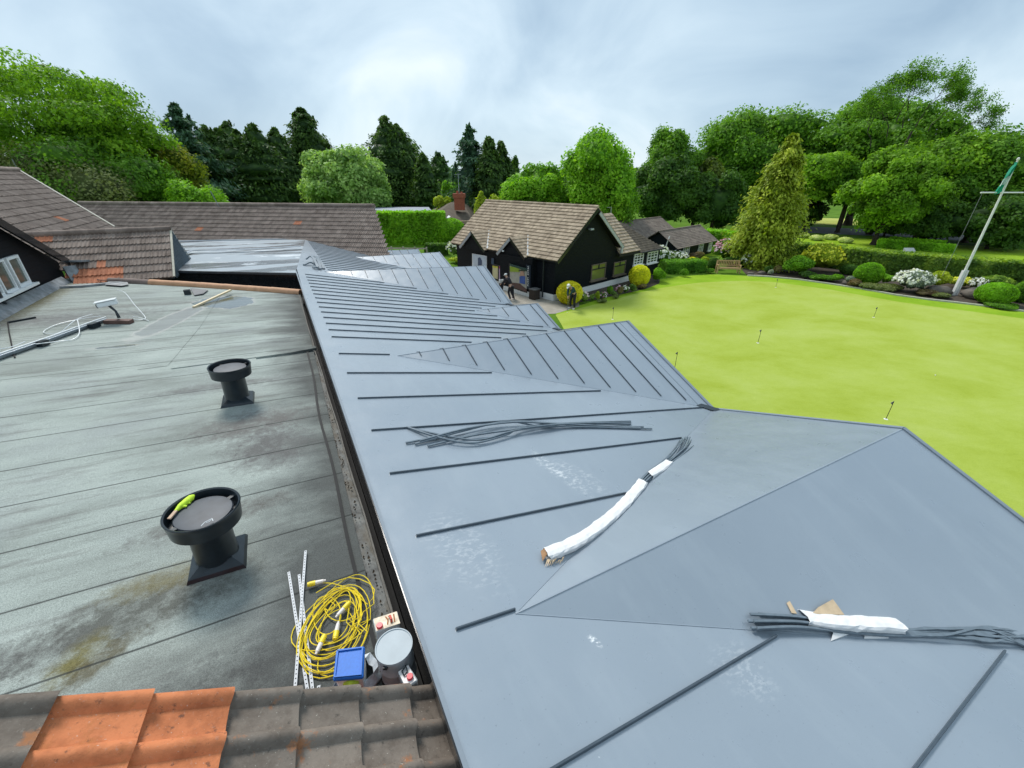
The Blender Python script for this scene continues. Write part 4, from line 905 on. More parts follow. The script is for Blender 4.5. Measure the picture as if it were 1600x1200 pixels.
# ------------------------------------------------------------------ shop: black weatherboarded, tan tiled roof
SH = Thing("golf_shop", "black weatherboarded shop with tan tiled gable roof, two small front gablets and white plinth", "building", S(3, 5, 0))
def onG(x, y, l=0.): return onplane(x, y, SA + SL * l, SL)
def onF(x, y, g=0.): return onplane(x, y, SA + SG * g, SG)
PM = math.atan((5.3 - 2.5) / 3.6)
mb = MB()
mb.slab([S(0, 0, 0), S(6.5, 0, 0), S(6.5, 0, 2.4), S(3.3, 0, 5.15), S(0, 0, 2.6)], SL * 10)
SH.part("wall", mb, M_CLAD)
mb = MB(); mb.slab([S(6.45, .03, 0), S(12.5, .03, 0), S(12.5, .03, 2.1), S(6.45, .03, 2.2)], SL * 4.5); SH.part("side_wall", mb, M_CLAD)
for a_ in ((S(4.2, -.015, .19), SG * 4.22, SL * .03, UP * .19), (S(-.015, .76, .12), SL * .73, SG * .03, UP * .26), (S(-.015, 7.4, .12), SL * 2.6, SG * .03, UP * .26)):
    mb = MB(); mb.box(*a_); SH.part("plinth", mb, M_WHITE)
dL = -SG * math.cos(PM) - UP * math.sin(PM); dR = SG * math.cos(PM) - UP * math.sin(PM)
rid = S(3.3, -.4, 5.3)
mb = tile_roof(rid, SL, dL, .285, .165, 16, 0, 10.75, .02, 'double', lambda r, k: False, 31, 6, .045)
SH.part("front_slope", mb, M_TILES, rc=False)
mb = tile_roof(rid, SL, dR, .285, .165, 15, 0, 10.75, .012, 'double', None, 32, 3, .028); SH.part("rear_slope", mb, M_TILES, rc=False)
SH.part("ridge_tiles", ridge_run(rid + UP * .02, rid + SL * 10.75 + UP * .02, .09, None, .3), M_TILES, smooth=True)
mb = MB()
for d, ln in ((dL, 4.5), (dR, 4.25)):
    mb.slab([rid - UP * .05, rid + d * ln - UP * .05, rid + SL * 10.7 + d * ln - UP * .05, rid + SL * 10.7 - UP * .05], UP * -.1)
SH.part("roof_deck", mb, M_DARKGAP)
mb = MB(); mb.ribbon([rid - UP * .17 + dR * .3 + SL * .02, rid + dR * 4.15 - UP * .17 + SL * .02], .03, .10); mb.box(rid + dR * 4.0 - UP * .38 + SL * .05, SG * .10, SL * .05, UP * .22); SH.part("bargeboard", mb, simple("pale_bargeboard", (.40, .41, .42), .6))
mb = MB(); mb.ribbon([rid - UP * .15, rid + dL * 4.5 - UP * .15], .03, .09); SH.part("bargeboard", mb, M_BLACKF, label="black bargeboard")
for l0, pk, l1, hp in ((6.05, 7.47, 8.9, 3.58), (2.1, 3.46, 4.75, 3.54)):
    gf = -.55; hb_ = 2.44; gb = 3.3 - (5.3 - hp) / math.tan(PM) + .05
    mb = MB(); mb.slab([S(gf + .2, l0 + .1, 2.3), S(gf + .2, l1 - .1, 2.3), S(gf + .2, pk, hp - .1)], SG * .3); 
    SH.part("gablet_wall", mb, M_CLAD)
    for sg, le in ((-1, l0), (1, l1)):
        top = S(gf, pk, hp); d_ = norm(S(gf, le, hb_) - top); ln = np.linalg.norm(S(gf, le, hb_) - top); rows = int(ln / .28) + 1
        mb = tile_roof(top, SG, d_, ln / rows, .165, rows, 0, gb - gf, .012, 'double', None, 40 + int(le * 3), 4, .025, None, lambda v, ln=ln, gb=gb: (gb - gf) * (1 - v / ln) + .38 * (v / ln) + .0)
        SH.part("gablet_slope", mb, M_TILES, rc=False)
        mb = MB(); mb.ribbon([top - UP * .12 + SG * .02, S(gf, le, hb_) - UP * .12 + SG * .02], .02, .09); SH.part("gablet_barge", mb, M_BLACKF if sg < 0 else simple("pale_bargeboard2", (.36, .37, .38), .6))
    mb = MB(); mb.ribbon([S(gb + .05, pk - .03, hp + .06), S(-.28, l0 - .05, hb_ + .1)], .07, .02); SH.part("valley_lead", mb, simple("valley_lead_pale", (.50, .52, .52), .5))
# boxed bay with the big window poster
def panel(quad, mat, name, nrm=-SG, th=.02, parent=None, label=None):
    mb = MB(); mb.slab(quad, nrm * th); return SH.part(name, mb, mat, parent=parent, label=label)
bo = -.42
def PX(x, y, g=bo): return onF(x, y, g)
q1, q2 = PX(797, 413), PX(823.5, 455)
l_hi, l_lo = toS = ((q1 - SA) @ SL, (q2 - SA) @ SL)
mb = MB(); mb.slab([S(bo + .02, 1.55, .0), S(bo + .02, 4.6, .0), S(bo + .02, 4.6, 2.4), S(bo + .02, 1.55, 2.4)], SG * .5); SH.part("bay_wall", mb, M_CLAD)
mb = MB(); mb.slab([S(bo - .01, 1.5, .0), S(bo - .01, 4.65, .0), S(bo - .01, 4.65, .30), S(bo - .01, 1.5, .30)], SG * .5); SH.part("bay_plinth", mb, M_WHITE)
def quadp(ps, g): return [PX(*p, g) for p in ps]
fr = panel(quadp(((795.5, 411), (825, 419), (824, 458), (795.5, 448.5)), bo - .0), M_BLACKF, "poster_window")
col = lambda n, c: simple(n, c, .35, 0, .15, 4)
g0 = bo - .035
panel(quadp(((797, 413), (823.5, 420.5), (823, 455), (797, 446)), g0), col("poster_stone", (.42, .40, .34)), "poster", parent=fr)
g0 -= .025
panel(quadp(((797, 416), (812, 419.5), (812, 425), (797, 424.5)), g0), col("poster_green", (.28, .38, .03)), "poster_lawn", parent=fr)
panel(quadp(((797, 412), (823.5, 419.5), (823.5, 424), (810, 419.5), (797, 415)), g0), col("poster_dark_trees", (.02, .06, .05)), "poster_trees", parent=fr)
panel(quadp(((797, 441), (812, 443), (823, 452), (823, 456), (797, 447)), g0), col("poster_brown", (.10, .05, .045)), "poster_ground", parent=fr)
g0 -= .012
panel(quadp(((812, 432), (816, 430.5), (820.5, 432), (820.5, 444), (812, 442)), g0), col("poster_blue", (.04, .10, .34)), "poster_figure", parent=fr)
panel(quadp(((814, 423), (818, 423), (820, 431), (812, 431)), g0 - .01), col("poster_skin", (.42, .25, .18)), "poster_face", parent=fr)
panel(quadp(((811, 421.5), (820, 421.5), (821, 424), (810, 423)), g0 - .02), col("poster_cap", (.03, .05, .03)), "poster_cap", parent=fr)
fr = panel(quadp(((738, 396), (761, 400), (761, 418), (738, 418)), -.03), M_WHITE, "poster_window", label="window with a pale poster")
panel(quadp(((739, 397), (760, 401), (760, 417), (739, 417)), -.055), simple("poster_pale_blue", (.55, .62, .70), .4, 0, .15, 2), "poster", parent=fr)
panel(quadp(((747, 403), (750, 402), (753, 407), (753, 414), (747, 415)), -.08), col("poster_navy", (.05, .08, .16)), "poster_figure", parent=fr)
fr = panel(quadp(((769, 412), (790, 416), (790, 440), (769, 438)), -.03), M_BLACKF, "shop_door")
panel(quadp(((770, 415), (778, 416.5), (778, 436), (770, 434)), -.055), col("poster_cream", (.66, .60, .33)), "poster", parent=fr)
panel(quadp(((770, 415), (778, 416.5), (778, 419), (770, 417.5)), -.075), col("poster_yellow", (.66, .60, .05)), "poster_band", parent=fr)
panel(quadp(((780, 418), (788.5, 419.5), (788.5, 440), (780, 438)), -.055), col("poster_lilac", (.60, .42, .58)), "poster", parent=fr)
panel(quadp(((780, 416), (788.5, 417.5), (788.5, 421), (780, 419.5)), -.075), col("poster_magenta", (.35, .03, .12)), "poster_band", parent=fr)
panel(quadp(((768, 403), (772, 403.5), (772, 413), (768, 412.5)), -.04), col("navy_sign", (.02, .05, .10)), "blue_sign")
sg_ = panel([S(bo - .03, 2.0, .52), S(bo - .03, 1.62, .52), S(bo - .03, 1.62, 2.0), S(bo - .03, 2.0, 2.0)], simple("navy_banner", (.006, .018, .035), .5), "navy_banner")
# the white lettering on the banner reads from top to bottom; it is too small in the photograph to make out more than its strokes
mb = MB(); rs_ = np.random.default_rng(12)
for k in range(11):
    if k == 5: continue
    z = 1.90 - k * .118; l = 1.83
    for _ in range(2):
        a = rs_.uniform(-.035, .035); mb.box(S(bo - .056, l + a, z + rs_.uniform(-.02, .02)), SL * .018, SG * .002, UP * .038)
    mb.box(S(bo - .056, l, z + rs_.choice([-.03, 0, .03])), SL * .055, SG * .002, UP * .010)
SH.part("banner_lettering", mb, M_WHITE, parent=sg_)
for (a, b) in (((924, 414), (944, 434)), ((959, 410), (975, 427))):
    A_3, B_3 = onG(*a), onG(*b); c = (A_3 + B_3) / 2; hx = abs((B_3 - A_3) @ SG) / 2; hz = abs(A_3[2] - B_3[2]) / 2
    w_ = window(SH, c - SL * .03, SG, hx, hz, -SL, (), (), .07, M_GLASSG, simple("brown_window_frame", (.13, .10, .07), .6), "window")
    mb = MB(); mb.box(c - SL * .06 + UP * hz * .38, SG * (hx - .05), SL * .02, UP * .03); mb.box(c - SL * .06 + UP * hz * .7, SG * .03, SL * .02, UP * hz * .3); SH.part("glazing_bar", mb, M_DARKGAP, parent=w_)
for (a, b) in (((991, 397), (1003, 412)), ((1012, 394), (1025, 409))):
    A_3, B_3 = onG(*a), onG(*b); c = (A_3 + B_3) / 2; hx = abs((B_3 - A_3) @ SG) / 2; hz = abs(A_3[2] - B_3[2]) / 2
    window(SH, c - SL * .03, SG, hx, hz, -SL, (-.33, .33), (0, .5, -.45), .09, M_GLASS, M_WHITE, "white_window")
P2 = R(40); d2_ = -SL * math.cos(P2) - UP * math.sin(P2)
top2 = S(6.4, 2.55, 4.55); mb = tile_roof(top2, SG, d2_, .285, .165, 13, 0, 2.62, .012, 'double', None, 51, 4, .045); SH.part("side_slope", mb, M_TILES, rc=False)
mb = MB(); mb.slab([top2 - UP * .06, top2 + SG * 2.6 - UP * .06, top2 + SG * 2.6 + d2_ * 3.7 - UP * .06, top2 + d2_ * 3.7 - UP * .06], -d2_ * .01 - UP * .15); SH.part("side_deck", mb, M_DARKGAP)
mb = MB(); mb.slab([S(6.5, 4.6, 2.2), S(6.5, .1, 2.2), S(6.5, 2.55, 4.45)], SG * 2.5); SH.part("side_gable", mb, M_CLAD)
top3 = S(9.03, 2.0, 4.02); ln3 = 3.15
mb = tile_roof(top3, SG, norm(-SL * math.cos(R(41)) - UP * math.sin(R(41))), .21, .17, 15, 0, 3.6, .006, 'flat', None, 52, 2, .014, None, lambda v: .05 + 3.35 * v / ln3)
SH.part("mossy_hip_slope", mb, M_TILED, rc=False)
mb = MB(); mb.poly([top3, S(12.42, -.35, 1.98), S(12.42, 4.6, 1.98)]); mb.poly([top3, S(12.42, 4.6, 1.98), S(9.03, 4.6, 1.98)]); SH.part("rear_hip", mb, M_TILED, rc=False)
mb = MB(); mb.ribbon([S(9.1, -.40, 1.97), S(12.5, -.40, 1.97)], .05, .04); SH.part("gutter", mb, M_BLACK)
mb = MB(); p_ = onG(912, 352, -.08); mb.lathe([(.001, .09), (.07, .08), (.09, 0), (.06, -.05), (.001, -.06)], p_, UP, 14); SH.part("security_light", mb, M_WHITEM, smooth=True)
mb = MB(); p_ = onG(924, 358, -.2); mb.box(p_, SG * .16, SL * .10, UP * .05); SH.part("floodlight", mb, simple("lamp_grey", (.35, .38, .4), .3))
mb = MB(); p_ = PX(786, 392, -.5); mb.lathe([(.001, .06), (.07, .04), (.07, -.04), (.001, -.07)], p_, UP, 12); SH.part("security_light", mb, M_WHITEM, smooth=True)
mb = MB(); p_ = onF(848, 404, -.08); mb.cyl(S(-.12, .85, 0.1), S(-.12, .85, 2.4), .04); SH.part("downpipe", mb, M_BLACK)
mb = MB(); p_ = S(9.6, 3, 4.0); mb.cyl(p_, p_ + UP * .9, .025); mb.bar(p_ + UP * .9, p_ + UP * .9 - SG * .5, .03, .03); SH.part("aerial", mb, simple("aerial_grey", (.4, .42, .42), .4, .4))
# huts beyond
M_HUTW = M_CLAD
def hut(name, label, l0, gL, gR, wid, he, hr, wins, off=None):
    T_ = Thing(name, label, "hut", S((gL + gR) / 2, l0 + wid / 2, 0)); mb = MB()
    mb.slab([S(gL, l0, 0), S(gL, l0 + wid, 0), S(gL, l0 + wid, he), S(gL, l0 + wid / 2, hr - .1), S(gL, l0, he)], SG * (gR - gL)); T_.part("wall", mb, M_CLAD)
    pt = math.atan((hr - he) / (wid / 2)); d = -SL * math.cos(pt) - UP * math.sin(pt); d_b = SL * math.cos(pt) - UP * math.sin(pt); ln = (wid / 2 + .3) / math.cos(pt); rows = int(ln / .2)
    top = S(gL - .3, l0 + wid / 2, hr)
    T_.part("front_slope", tile_roof(top, SG, d, ln / rows, .3, rows, 0, gR - gL + .6, .006, 'flat', None, 61, 2, .018), M_TILEH, rc=False)
    T_.part("rear_slope", tile_roof(top, SG, d_b, ln / rows, .3, rows, 0, gR - gL + .6, .006, 'flat', None, 62, 2, .018), M_TILEH, rc=False)
    mb = MB(); mb.ribbon([top + UP * .02, top + SG * (gR - gL + .6) + UP * .02], .08, .03); T_.part("ridge", mb, M_TILEH)
    for g_, w_, hb, ht in wins:
        window(T_, S(g_, l0 - .03, (hb + ht) / 2), SG, w_ / 2, (ht - hb) / 2, -SL, (-.33, .33), (.3,), .09, M_GLASS, M_WHITE, "white_window")
    return T_
hut("black_hut", "black hut with grey-brown roof and three white-framed windows, right of the shop", 1.4, 17.9, 25.7, 3.6, 1.42, 2.55, [(19.9, 1.2, .15, 1.25), (22.9, 1.0, .3, 1.15), (25.0, .75, .3, 1.1)])
hut("black_hut", "second hut behind, its plain grey-brown roof rising over the black hut", 6.0, 16.5, 26.5, 4.4, 1.7, 3.0, [])
mb = MB(); mb.cyl(S(17.55, 2.5, 0), S(17.9, 2.2, 2.2), .05, .05, 8); single("white_post", mb, M_WHITE, "thin white post leaning against the gable of the black hut", "post")
# brick house and grey flat roof behind the tall hedge
HY = 56.
def at(x, y, Y=HY): return atY(x, y, Y)
HS = Thing("brick_house", "house with brown hipped roof and red brick chimney beyond the tall clipped hedge", "house", V(-6, 60, GZ))
ap1, ap2 = at(705, 316, 60), at(722, 315, 60); el, er = at(681, 336, 55), at(745, 352, 54); fl = at(703, 347.5, 53.5)
mb = MB(); bl_, br_ = at(676, 327, 66), at(757, 338, 66)
mb.add([ap1, ap2, el, fl, er, br_, bl_], [(0, 2, 3), (0, 3, 4, 1), (1, 4, 5), (0, 1, 5, 6), (0, 6, 2)], .35); HS.part("roof", mb, M_TILED, rc=False)
mb = MB(); c_ = at(718, 316, 57); mb.box(c_ + UP * .0, V(.62, 0, 0), V(0, .45, 0), UP * .9); mb.box(c_ + UP * .75, V(.74, 0, 0), V(0, .55, 0), UP * .25); ch = HS.part("chimney", mb, M_BRICK)
mb = MB(); mb.cyl(c_ + V(-.2, 0, .98), c_ + V(-.2, 0, 1.3), .16, .13, 12); mb.cyl(c_ + V(.3, 0, .98), c_ + V(.3, 0, 1.2), .15, .13, 12); HS.part("chimney_pots", mb, M_BRICK, parent=ch)
mb = MB(); mb.cyl(c_ + UP * .8, c_ + UP * 3.2, .05, .04, 6); mb.bar(c_ + V(-.5, 0, 3.1), c_ + V(.35, 0, 3.15), .05, .05); mb.bar(c_ + V(-.4, -.3, 2.9), c_ + V(-.4, .3, 2.9), .05, .05); HS.part("aerial", mb, simple("aerial_grey2", (.3, .33, .34), .4), parent=ch)
mb = MB(); mb.slab([el * V(1, 1, 0) + V(.4, .4, 0) + UP * GZ, fl * V(1, 1, 0) + V(0, .5, 0) + UP * GZ, er * V(1, 1, 0) + V(-.4, .3, 0) + UP * GZ, br_ * V(1, 1, 0) + UP * GZ, bl_ * V(1, 1, 0) + UP * GZ], UP * 2.2); HS.part("wall", mb, simple("buff_brick", (.42, .31, .2), .85, 0, .2))
mb = MB(); mb.slab([at(698, 340.5, 53.9), at(701, 337.5, 54.6), at(704, 339, 54.4), at(701, 342, 53.7)], UP * .08); HS.part("rooflight", mb, M_WHITE)
FR = Thing("flat_roofed_building", "building with long pale grey flat roof behind the tall clipped hedge", "building", V(-12, 58, GZ)); mb = MB()
mb.slab([at(560, 333, 52), at(677, 333, 52), at(670, 323.5, 70), at(560, 323.5, 70)], UP * -.25); FR.part("roof", mb, simple("pale_grey_roof", (.25, .28, .33), .6)); a, b = at(560, 333, 52.3), at(674, 333, 52.3)
mb = MB(); mb.slab([a * V(1, 1, 0) + UP * GZ, b * V(1, 1, 0) + UP * GZ, b * V(1, 1, 0) + V(-2, 12, GZ), a * V(1, 1, 0) + V(-2, 12, GZ)], UP * (a[2] - .35 - GZ)); FR.part("wall", mb, M_DARKGAP)
# ------------------------------------------------------------------ vegetation
def leaf_arrays(C, Nn, size, rs, elong=1.5, jit=.6, hang=0.0, along=None):
    """one small rhombic leaf spray per centre"""
    n = len(C); Nn = Nn + rs.normal(0, jit, (n, 3)); Nn /= np.linalg.norm(Nn, axis=1)[:, None] + 1e-9
    T_ = rs.normal(0, 1, (n, 3)) if along is None else along + rs.normal(0, .35, (n, 3))
    T_[:, 2] -= hang; T_ -= Nn * np.sum(T_ * Nn, axis=1)[:, None]; T_ /= np.linalg.norm(T_, axis=1)[:, None] + 1e-9
    Bn = np.cross(Nn, T_); s = (size * rs.uniform(.6, 1.35, n))[:, None] if np.isscalar(size) else (size * rs.uniform(.7, 1.3, n))[:, None]
    v = np.stack([C - T_ * s * elong * .5, C + Bn * s * .5 + Nn * s * .06, C + T_ * s * elong * .5, C - Bn * s * .5 + Nn * s * .06], 1).reshape(-1, 3)
    return v, np.arange(4 * n).reshape(n, 4)
class Fol:
    def __init__(s): s.V = []; s.F = []; s.T = []; s.n = 0
    def add(s, C, Nn, size, rs, tint, **k):
        v, f = leaf_arrays(C, Nn, size, rs, **k); s.V.append(v); s.F.append(f + s.n); s.n += len(v); s.T.append(np.clip(tint, 0, 1))
    def hull(s, c, r, rs, t=.15, n=10, m=14, bumpy=.12):  # foliage cores take a low tint, so inner shade is painted in
        th = np.linspace(.02, math.pi - .02, n); ph = np.linspace(0, 2 * math.pi, m, endpoint=False)
        TH, PH = np.meshgrid(th, ph, indexing='ij'); k = 1 + rs.normal(0, bumpy, TH.shape); k[0] = k[0].mean(); k[-1] = k[-1].mean()
        P_ = np.stack([np.sin(TH) * np.cos(PH), np.sin(TH) * np.sin(PH), np.cos(TH)], -1) * k[..., None] * np.asarray(r) + c
        f = [(i * m + j, i * m + (j + 1) % m, (i + 1) * m + (j + 1) % m, (i + 1) * m + j) for i in range(n - 1) for j in range(m)]
        s.V.append(P_.reshape(-1, 3)); s.F.append(np.array(f) + s.n); s.n += n * m; s.T.append(np.full(len(f), t))
    def build(s, name, mat, parent=None, loc=(0, 0, 0), label=None):
        o = mesh_object(name, np.concatenate(s.V), np.concatenate(s.F), np.concatenate(s.T), mat, False, loc)
        if parent: o.parent = parent
        return tag(o, label)
def sph(rs, n, zmin=-1.0):
    z = rs.uniform(zmin, 1, n); a = rs.uniform(0, 2 * math.pi, n); r = np.sqrt(1 - z * z); return np.stack([r * np.cos(a), r * np.sin(a), z], 1)
def limb(mb, a, b, r0, r1, rs, seg=5, wob=.06):
    a, b = np.asarray(a, float), np.asarray(b, float); L_ = np.linalg.norm(b - a)
    pts = [a + (b - a) * t + rs.normal(0, wob * L_, 3) * (0 if t in (0, 1) else 1) * .5 + UP * (.10 * L_ * math.sin(t * math.pi)) for t in np.linspace(0, 1, seg)]
    mb.tube(pts, list(np.linspace(r0, r1, seg)), 6); return pts
LEAF = 1.0
def broadleaf(name, label, base, h, rx, ry, mat, n=9000, seed=1, size=.26, trunk=.28, bottom=.18, lobes=30, shape=1.0, cat="tree", group="trees round the lawn", lobe_r=(.22, .36), hull=.62, sparse=0, top_bias=0, tr=.03, gaps=0.0):
    """trunk with limbs into a crown of leafy lobes; bottom = height of the crown's underside as a part of h"""
    n = int(n * 2.1); size *= .70
    rs = np.random.default_rng(seed); base = np.asarray(base, float); T_ = Thing(name, label, cat, base, group)
    zb = base[2] + h * bottom; cz = (zb + base[2] + h) / 2; rz = (base[2] + h - zb) / 2; c = V(base[0], base[1], cz); Rr = V(rx, ry, rz)
    fo = Fol(); D = sph(rs, lobes, -.85); lobe = []
    for i, d in enumerate(D):
        k = rs.uniform(.55, .80); lr = rs.uniform(*lobe_r)
        p = c + d * Rr * k * V(1, 1, 1)
        if shape != 1.0:
            t = (p[2] - zb) / (2 * rz); q = (1 - t) ** .5 * shape + (1 - shape) if shape > 0 else 1; 
        lobe.append((p, V(rx * lr, ry * lr, (rz * .5 + min(rx, rz) * .5) * lr)))
    for i in range(max(4, lobes // 5)):
        lobe.append((c + rs.normal(0, .25, 3) * Rr, Rr * .35))
    per = int(n / len(lobe))
    for i, (p, r) in enumerate(lobe):
        d = sph(rs, per, -.7); k = rs.uniform(.72, 1.08, per) ** 1.0; C = p + d * r * k[:, None] + rs.normal(0, .05, (per, 3)) * r
        # small twig clusters stand out of each lobe
        cl = sph(rs, 14); idx = rs.integers(0, 14, per); C += cl[idx] * r * .16
        if gaps: keep = rs.random(per) > gaps * (np.sin(C[:, 0] * 1.7 + seed) * np.sin(C[:, 2] * 1.9) > .1); C, d = C[keep], d[keep]
        t = rs.beta(2, 2, len(C)) * .55 + rs.uniform(0, .5)
        fo.add(C, d + V(0, 0, .35), size, rs, t, hang=.5)
        if hull: fo.hull(p, r * min(hull, .66), rs, .2, 6, 9, .2)
    if hull: fo.hull(c, Rr * min(hull, .66) * .9, rs, .15, 10, 14, .2)
    fo.build("crown", mat, T_.o, T_.loc)
    mb = MB(); rt = max(.06, h * tr); mb.tube([base - UP * .1, base + UP * h * .08 + V(rs.normal(0, .05), 0, 0), base + UP * h * max(.15, bottom), c + UP * rz * .2], [rt * 1.35, rt, rt * .85, rt * .4], 9)
    for i in rs.permutation(lobes)[:9]:
        p = lobe[i][0]; s0 = base + UP * (h * max(.12, bottom * .9) + rs.uniform(0, .2) * h); limb(mb, s0, p, rt * .42, rt * .08, rs)
    T_.part("trunk", mb, M_BARK, smooth=True); return T_
def conifer(name, label, base, h, r, mat, n=8000, seed=1, size=.24, power=.9, droop=.35, layers=34, bottom=.03, rough_=.22, group="trees round the lawn", tops=1, hull=.6, twig=1.8, cat="conifer"):
    n = int(n * 2.2); size *= .68; twig *= 1.25
    rs = np.random.default_rng(seed); base = np.asarray(base, float); T_ = Thing(name, label, cat, base, group); fo = Fol()
    per_tree = n // tops
    for tp in range(tops):
        ox, oy = (0, 0) if tp == 0 else (rs.uniform(-.45, .45) * r, rs.uniform(-.3, .3) * r); hh = h * (1 if tp == 0 else rs.uniform(.82, .96)); rr0 = r * (1 if tops == 1 else .8)
        nb = layers * 7; tb = rs.random(nb) ** 1.25 * (1 - bottom) + bottom; ab = rs.uniform(0, 2 * math.pi, nb); lb = rs.uniform(1 - rough_ * 2, 1 + rough_ * .6, nb)
        per = per_tree // nb
        for i in range(nb):
            t, a = tb[i], ab[i]; L_ = rr0 * (max(.01, 1 - t) ** power if power >= .6 else min(1, (1 - t) / .5) ** (.62 + power * .4)) * lb[i] + .05
            u = rs.random(per) ** .6; dirv = V(math.cos(a), math.sin(a), 0); wid = .10 * L_ + .12
            C = base + V(ox, oy, hh * t) + dirv * (L_ * u)[:, None] + UP * ((.18 * u - droop * u * u) * L_)[:, None] + rs.normal(0, 1, (per, 3)) * V(wid, wid, wid * .55)
            Nn = np.tile(dirv * .55 + UP * .7, (per, 1)); al = np.tile(dirv + UP * -droop * 1.2, (per, 1))
            fo.add(C, Nn, size, rs, rs.beta(2, 2, per) * .55 + rs.random() * .45, elong=twig, along=al, jit=.45)
        for _ in range(9):               # upright leaders that make the outline jagged
            t = rs.uniform(.45, .93); a = rs.uniform(0, 6.28); rr = rr0 * (max(.01, 1 - t) ** power if power >= .6 else min(1, (1 - t) / .5) ** .9) * .75; m = max(20, per_tree // 160)
            u = rs.random(m); C = base + V(ox + rr * math.cos(a), oy + rr * math.sin(a), hh * t) + UP * (u * hh * .09)[:, None] + rs.normal(0, 1, (m, 3)) * V(.10, .10, .05) * (rr0 * .5 * (1.05 - u))[:, None]
            fo.add(C, rs.normal(0, 1, (m, 3)) + UP * .5, size, rs, rs.beta(2, 2, m), elong=twig, along=np.tile(UP * 1.0, (m, 1)))
        if hull:
            for q in np.linspace(.05, .85, 9):
                rr = rr0 * ((1 - q) ** power if power >= .6 else min(1, (1 - q) / .5) ** .9) * hull; fo.hull(base + V(ox, oy, hh * q), V(rr, rr, hh * .09), rs, .1, 5, 9, .12)
    fo.build("crown", mat, T_.o, T_.loc)
    mb = MB(); mb.tube([base - UP * .1, base + UP * h * .5, base + UP * h * .96], [h * .022, h * .013, .02], 8); T_.part("trunk", mb, M_BARK, smooth=True); return T_
def shrub(name, label, base, rx, h, mat, n=1500, seed=1, size=.11, lobes=7, flat=1.0, flowers=None, group="shrubs in the border", cat="shrub", smooth_ball=False, ry=None):
    rs = np.random.default_rng(seed); base = np.asarray(base, float); fo = Fol(); ry = ry or rx; c = base + UP * h * .5; Rr = V(rx, ry, h * .5)
    n = int(n * 1.8); size *= .78
    if smooth_ball:
        d = sph(rs, n, -.9); C = c + d * Rr * rs.uniform(.93, 1.03, n)[:, None]; fo.add(C, d, size, rs, rs.beta(2, 2, n), jit=.5); fo.hull(c, Rr * .93, rs, .25, 10, 14, .02)
    else:
        D = sph(rs, lobes, -.3)
        for d0 in D:
            p = c + d0 * Rr * .55; r = Rr * rs.uniform(.38, .55); m = n // lobes; d = sph(rs, m, -.6); C = p + d * r * rs.uniform(.75, 1.1, m)[:, None]
            C[:, 2] = np.maximum(C[:, 2], base[2] + .03); fo.add(C, d + V(0, 0, .3), size, rs, rs.beta(2, 2, m) * .7 + rs.random() * .3); fo.hull(p, r * .6, rs, .2, 6, 9, .2)
        fo.hull(c, Rr * .6, rs, .2, 10, 14, .2)
    if flowers is None:
        o = fo.build(name, mat, None, base); o.location = base; return tag(o, label, cat, group)
    T_ = Thing(name, label, cat, base, group); fo.build("foliage", mat, T_.o, T_.loc); ff = Fol(); m, fm, fs = flowers
    d = sph(rs, m, .05); C = c + d * Rr * rs.uniform(.92, 1.08, m)[:, None]
    ff.add(np.repeat(C, 5, 0) + rs.normal(0, fs * .35, (m * 5, 3)), np.repeat(d, 5, 0), fs, rs, rs.random(m * 5), elong=1.1); ff.build("blossom", fm, T_.o, T_.loc)
    return T_.o
def hedge(name, label, path, w, h, mat, n, seed, size=.10, cat="hedge", group=None, flare=.0, wob=.04, ends=True):
    """clipped hedge along a ground path (front edge); w thickness to the far side"""
    rs = np.random.default_rng(seed); path = [np.asarray(p, float) for p in path]; fo = Fol(); segs = list(zip(path[:-1], path[1:])); Ls = [np.linalg.norm(b - a) for a, b in segs]; tot = sum(Ls)
    per = tot * (h * 2 + w) + 2 * w * h
    for (a, b), L_ in zip(segs, Ls):
        d = (b - a) / L_; s = V(-d[1], d[0], 0); s = s if s @ norm(path[0] * V(1, 1, 0) + 1e-6) > 0 else -s
        for which, area in (('f', L_ * h), ('t', L_ * w), ('b', L_ * h * .4)):
            m = int(n * area / per) + 1; u, q = rs.random(m) * L_, rs.random(m)
            if which == 'f': C = a + d * u[:, None] + UP * (q * h)[:, None] + s * (rs.normal(0, wob, m) - flare * (1 - q))[:, None]; Nn = np.tile(-s + UP * .15, (m, 1))
            elif which == 't': C = a + d * u[:, None] + s * (q * w)[:, None] + UP * (h + rs.normal(0, wob, m) + .03)[:, None]; Nn = np.tile(UP, (m, 1))
            else: C = a + d * u[:, None] + s * w + UP * (h * (1 - q * .4))[:, None]; Nn = np.tile(s, (m, 1))
            t = rs.beta(2, 2, m) * .6 + .2 + .2 * np.sin(u * 1.3 + seed) + (.35 if which == 't' else -.08); fo.add(C, Nn, size, rs, t, jit=.55)  # top leaves tinted lighter, faces darker: light from above put into the colour
        q_ = [a + s * .05, b + s * .05, b + s * (w - .05), a + s * (w - .05)]; v = np.array([p for p in q_] + [p + UP * (h - .03) for p in q_])
        f = np.array([(0, 1, 2, 3), (7, 6, 5, 4), (0, 4, 5, 1), (1, 5, 6, 2), (2, 6, 7, 3), (3, 7, 4, 0)]); fo.V.append(v); fo.F.append(f + fo.n); fo.n += 8; fo.T.append(np.full(6, .3))
    for e_, o_ in ((path[0], path[1]), (path[-1], path[-2])):
        d = norm(e_ - o_); s = V(-d[1], d[0], 0); s = s if s @ norm(path[0] * V(1, 1, 0) + 1e-6) > 0 else -s; m = int(n * w * h / per) + 5
        C = e_ + s * (rs.random(m) * w)[:, None] + UP * (rs.random(m) * h)[:, None]; fo.add(C, np.tile(d, (m, 1)), size, rs, rs.beta(2, 2, m), jit=.5)
    o = fo.build(name, mat, None, path[0]); o.location = path[0]; return tag(o, label, cat, group)
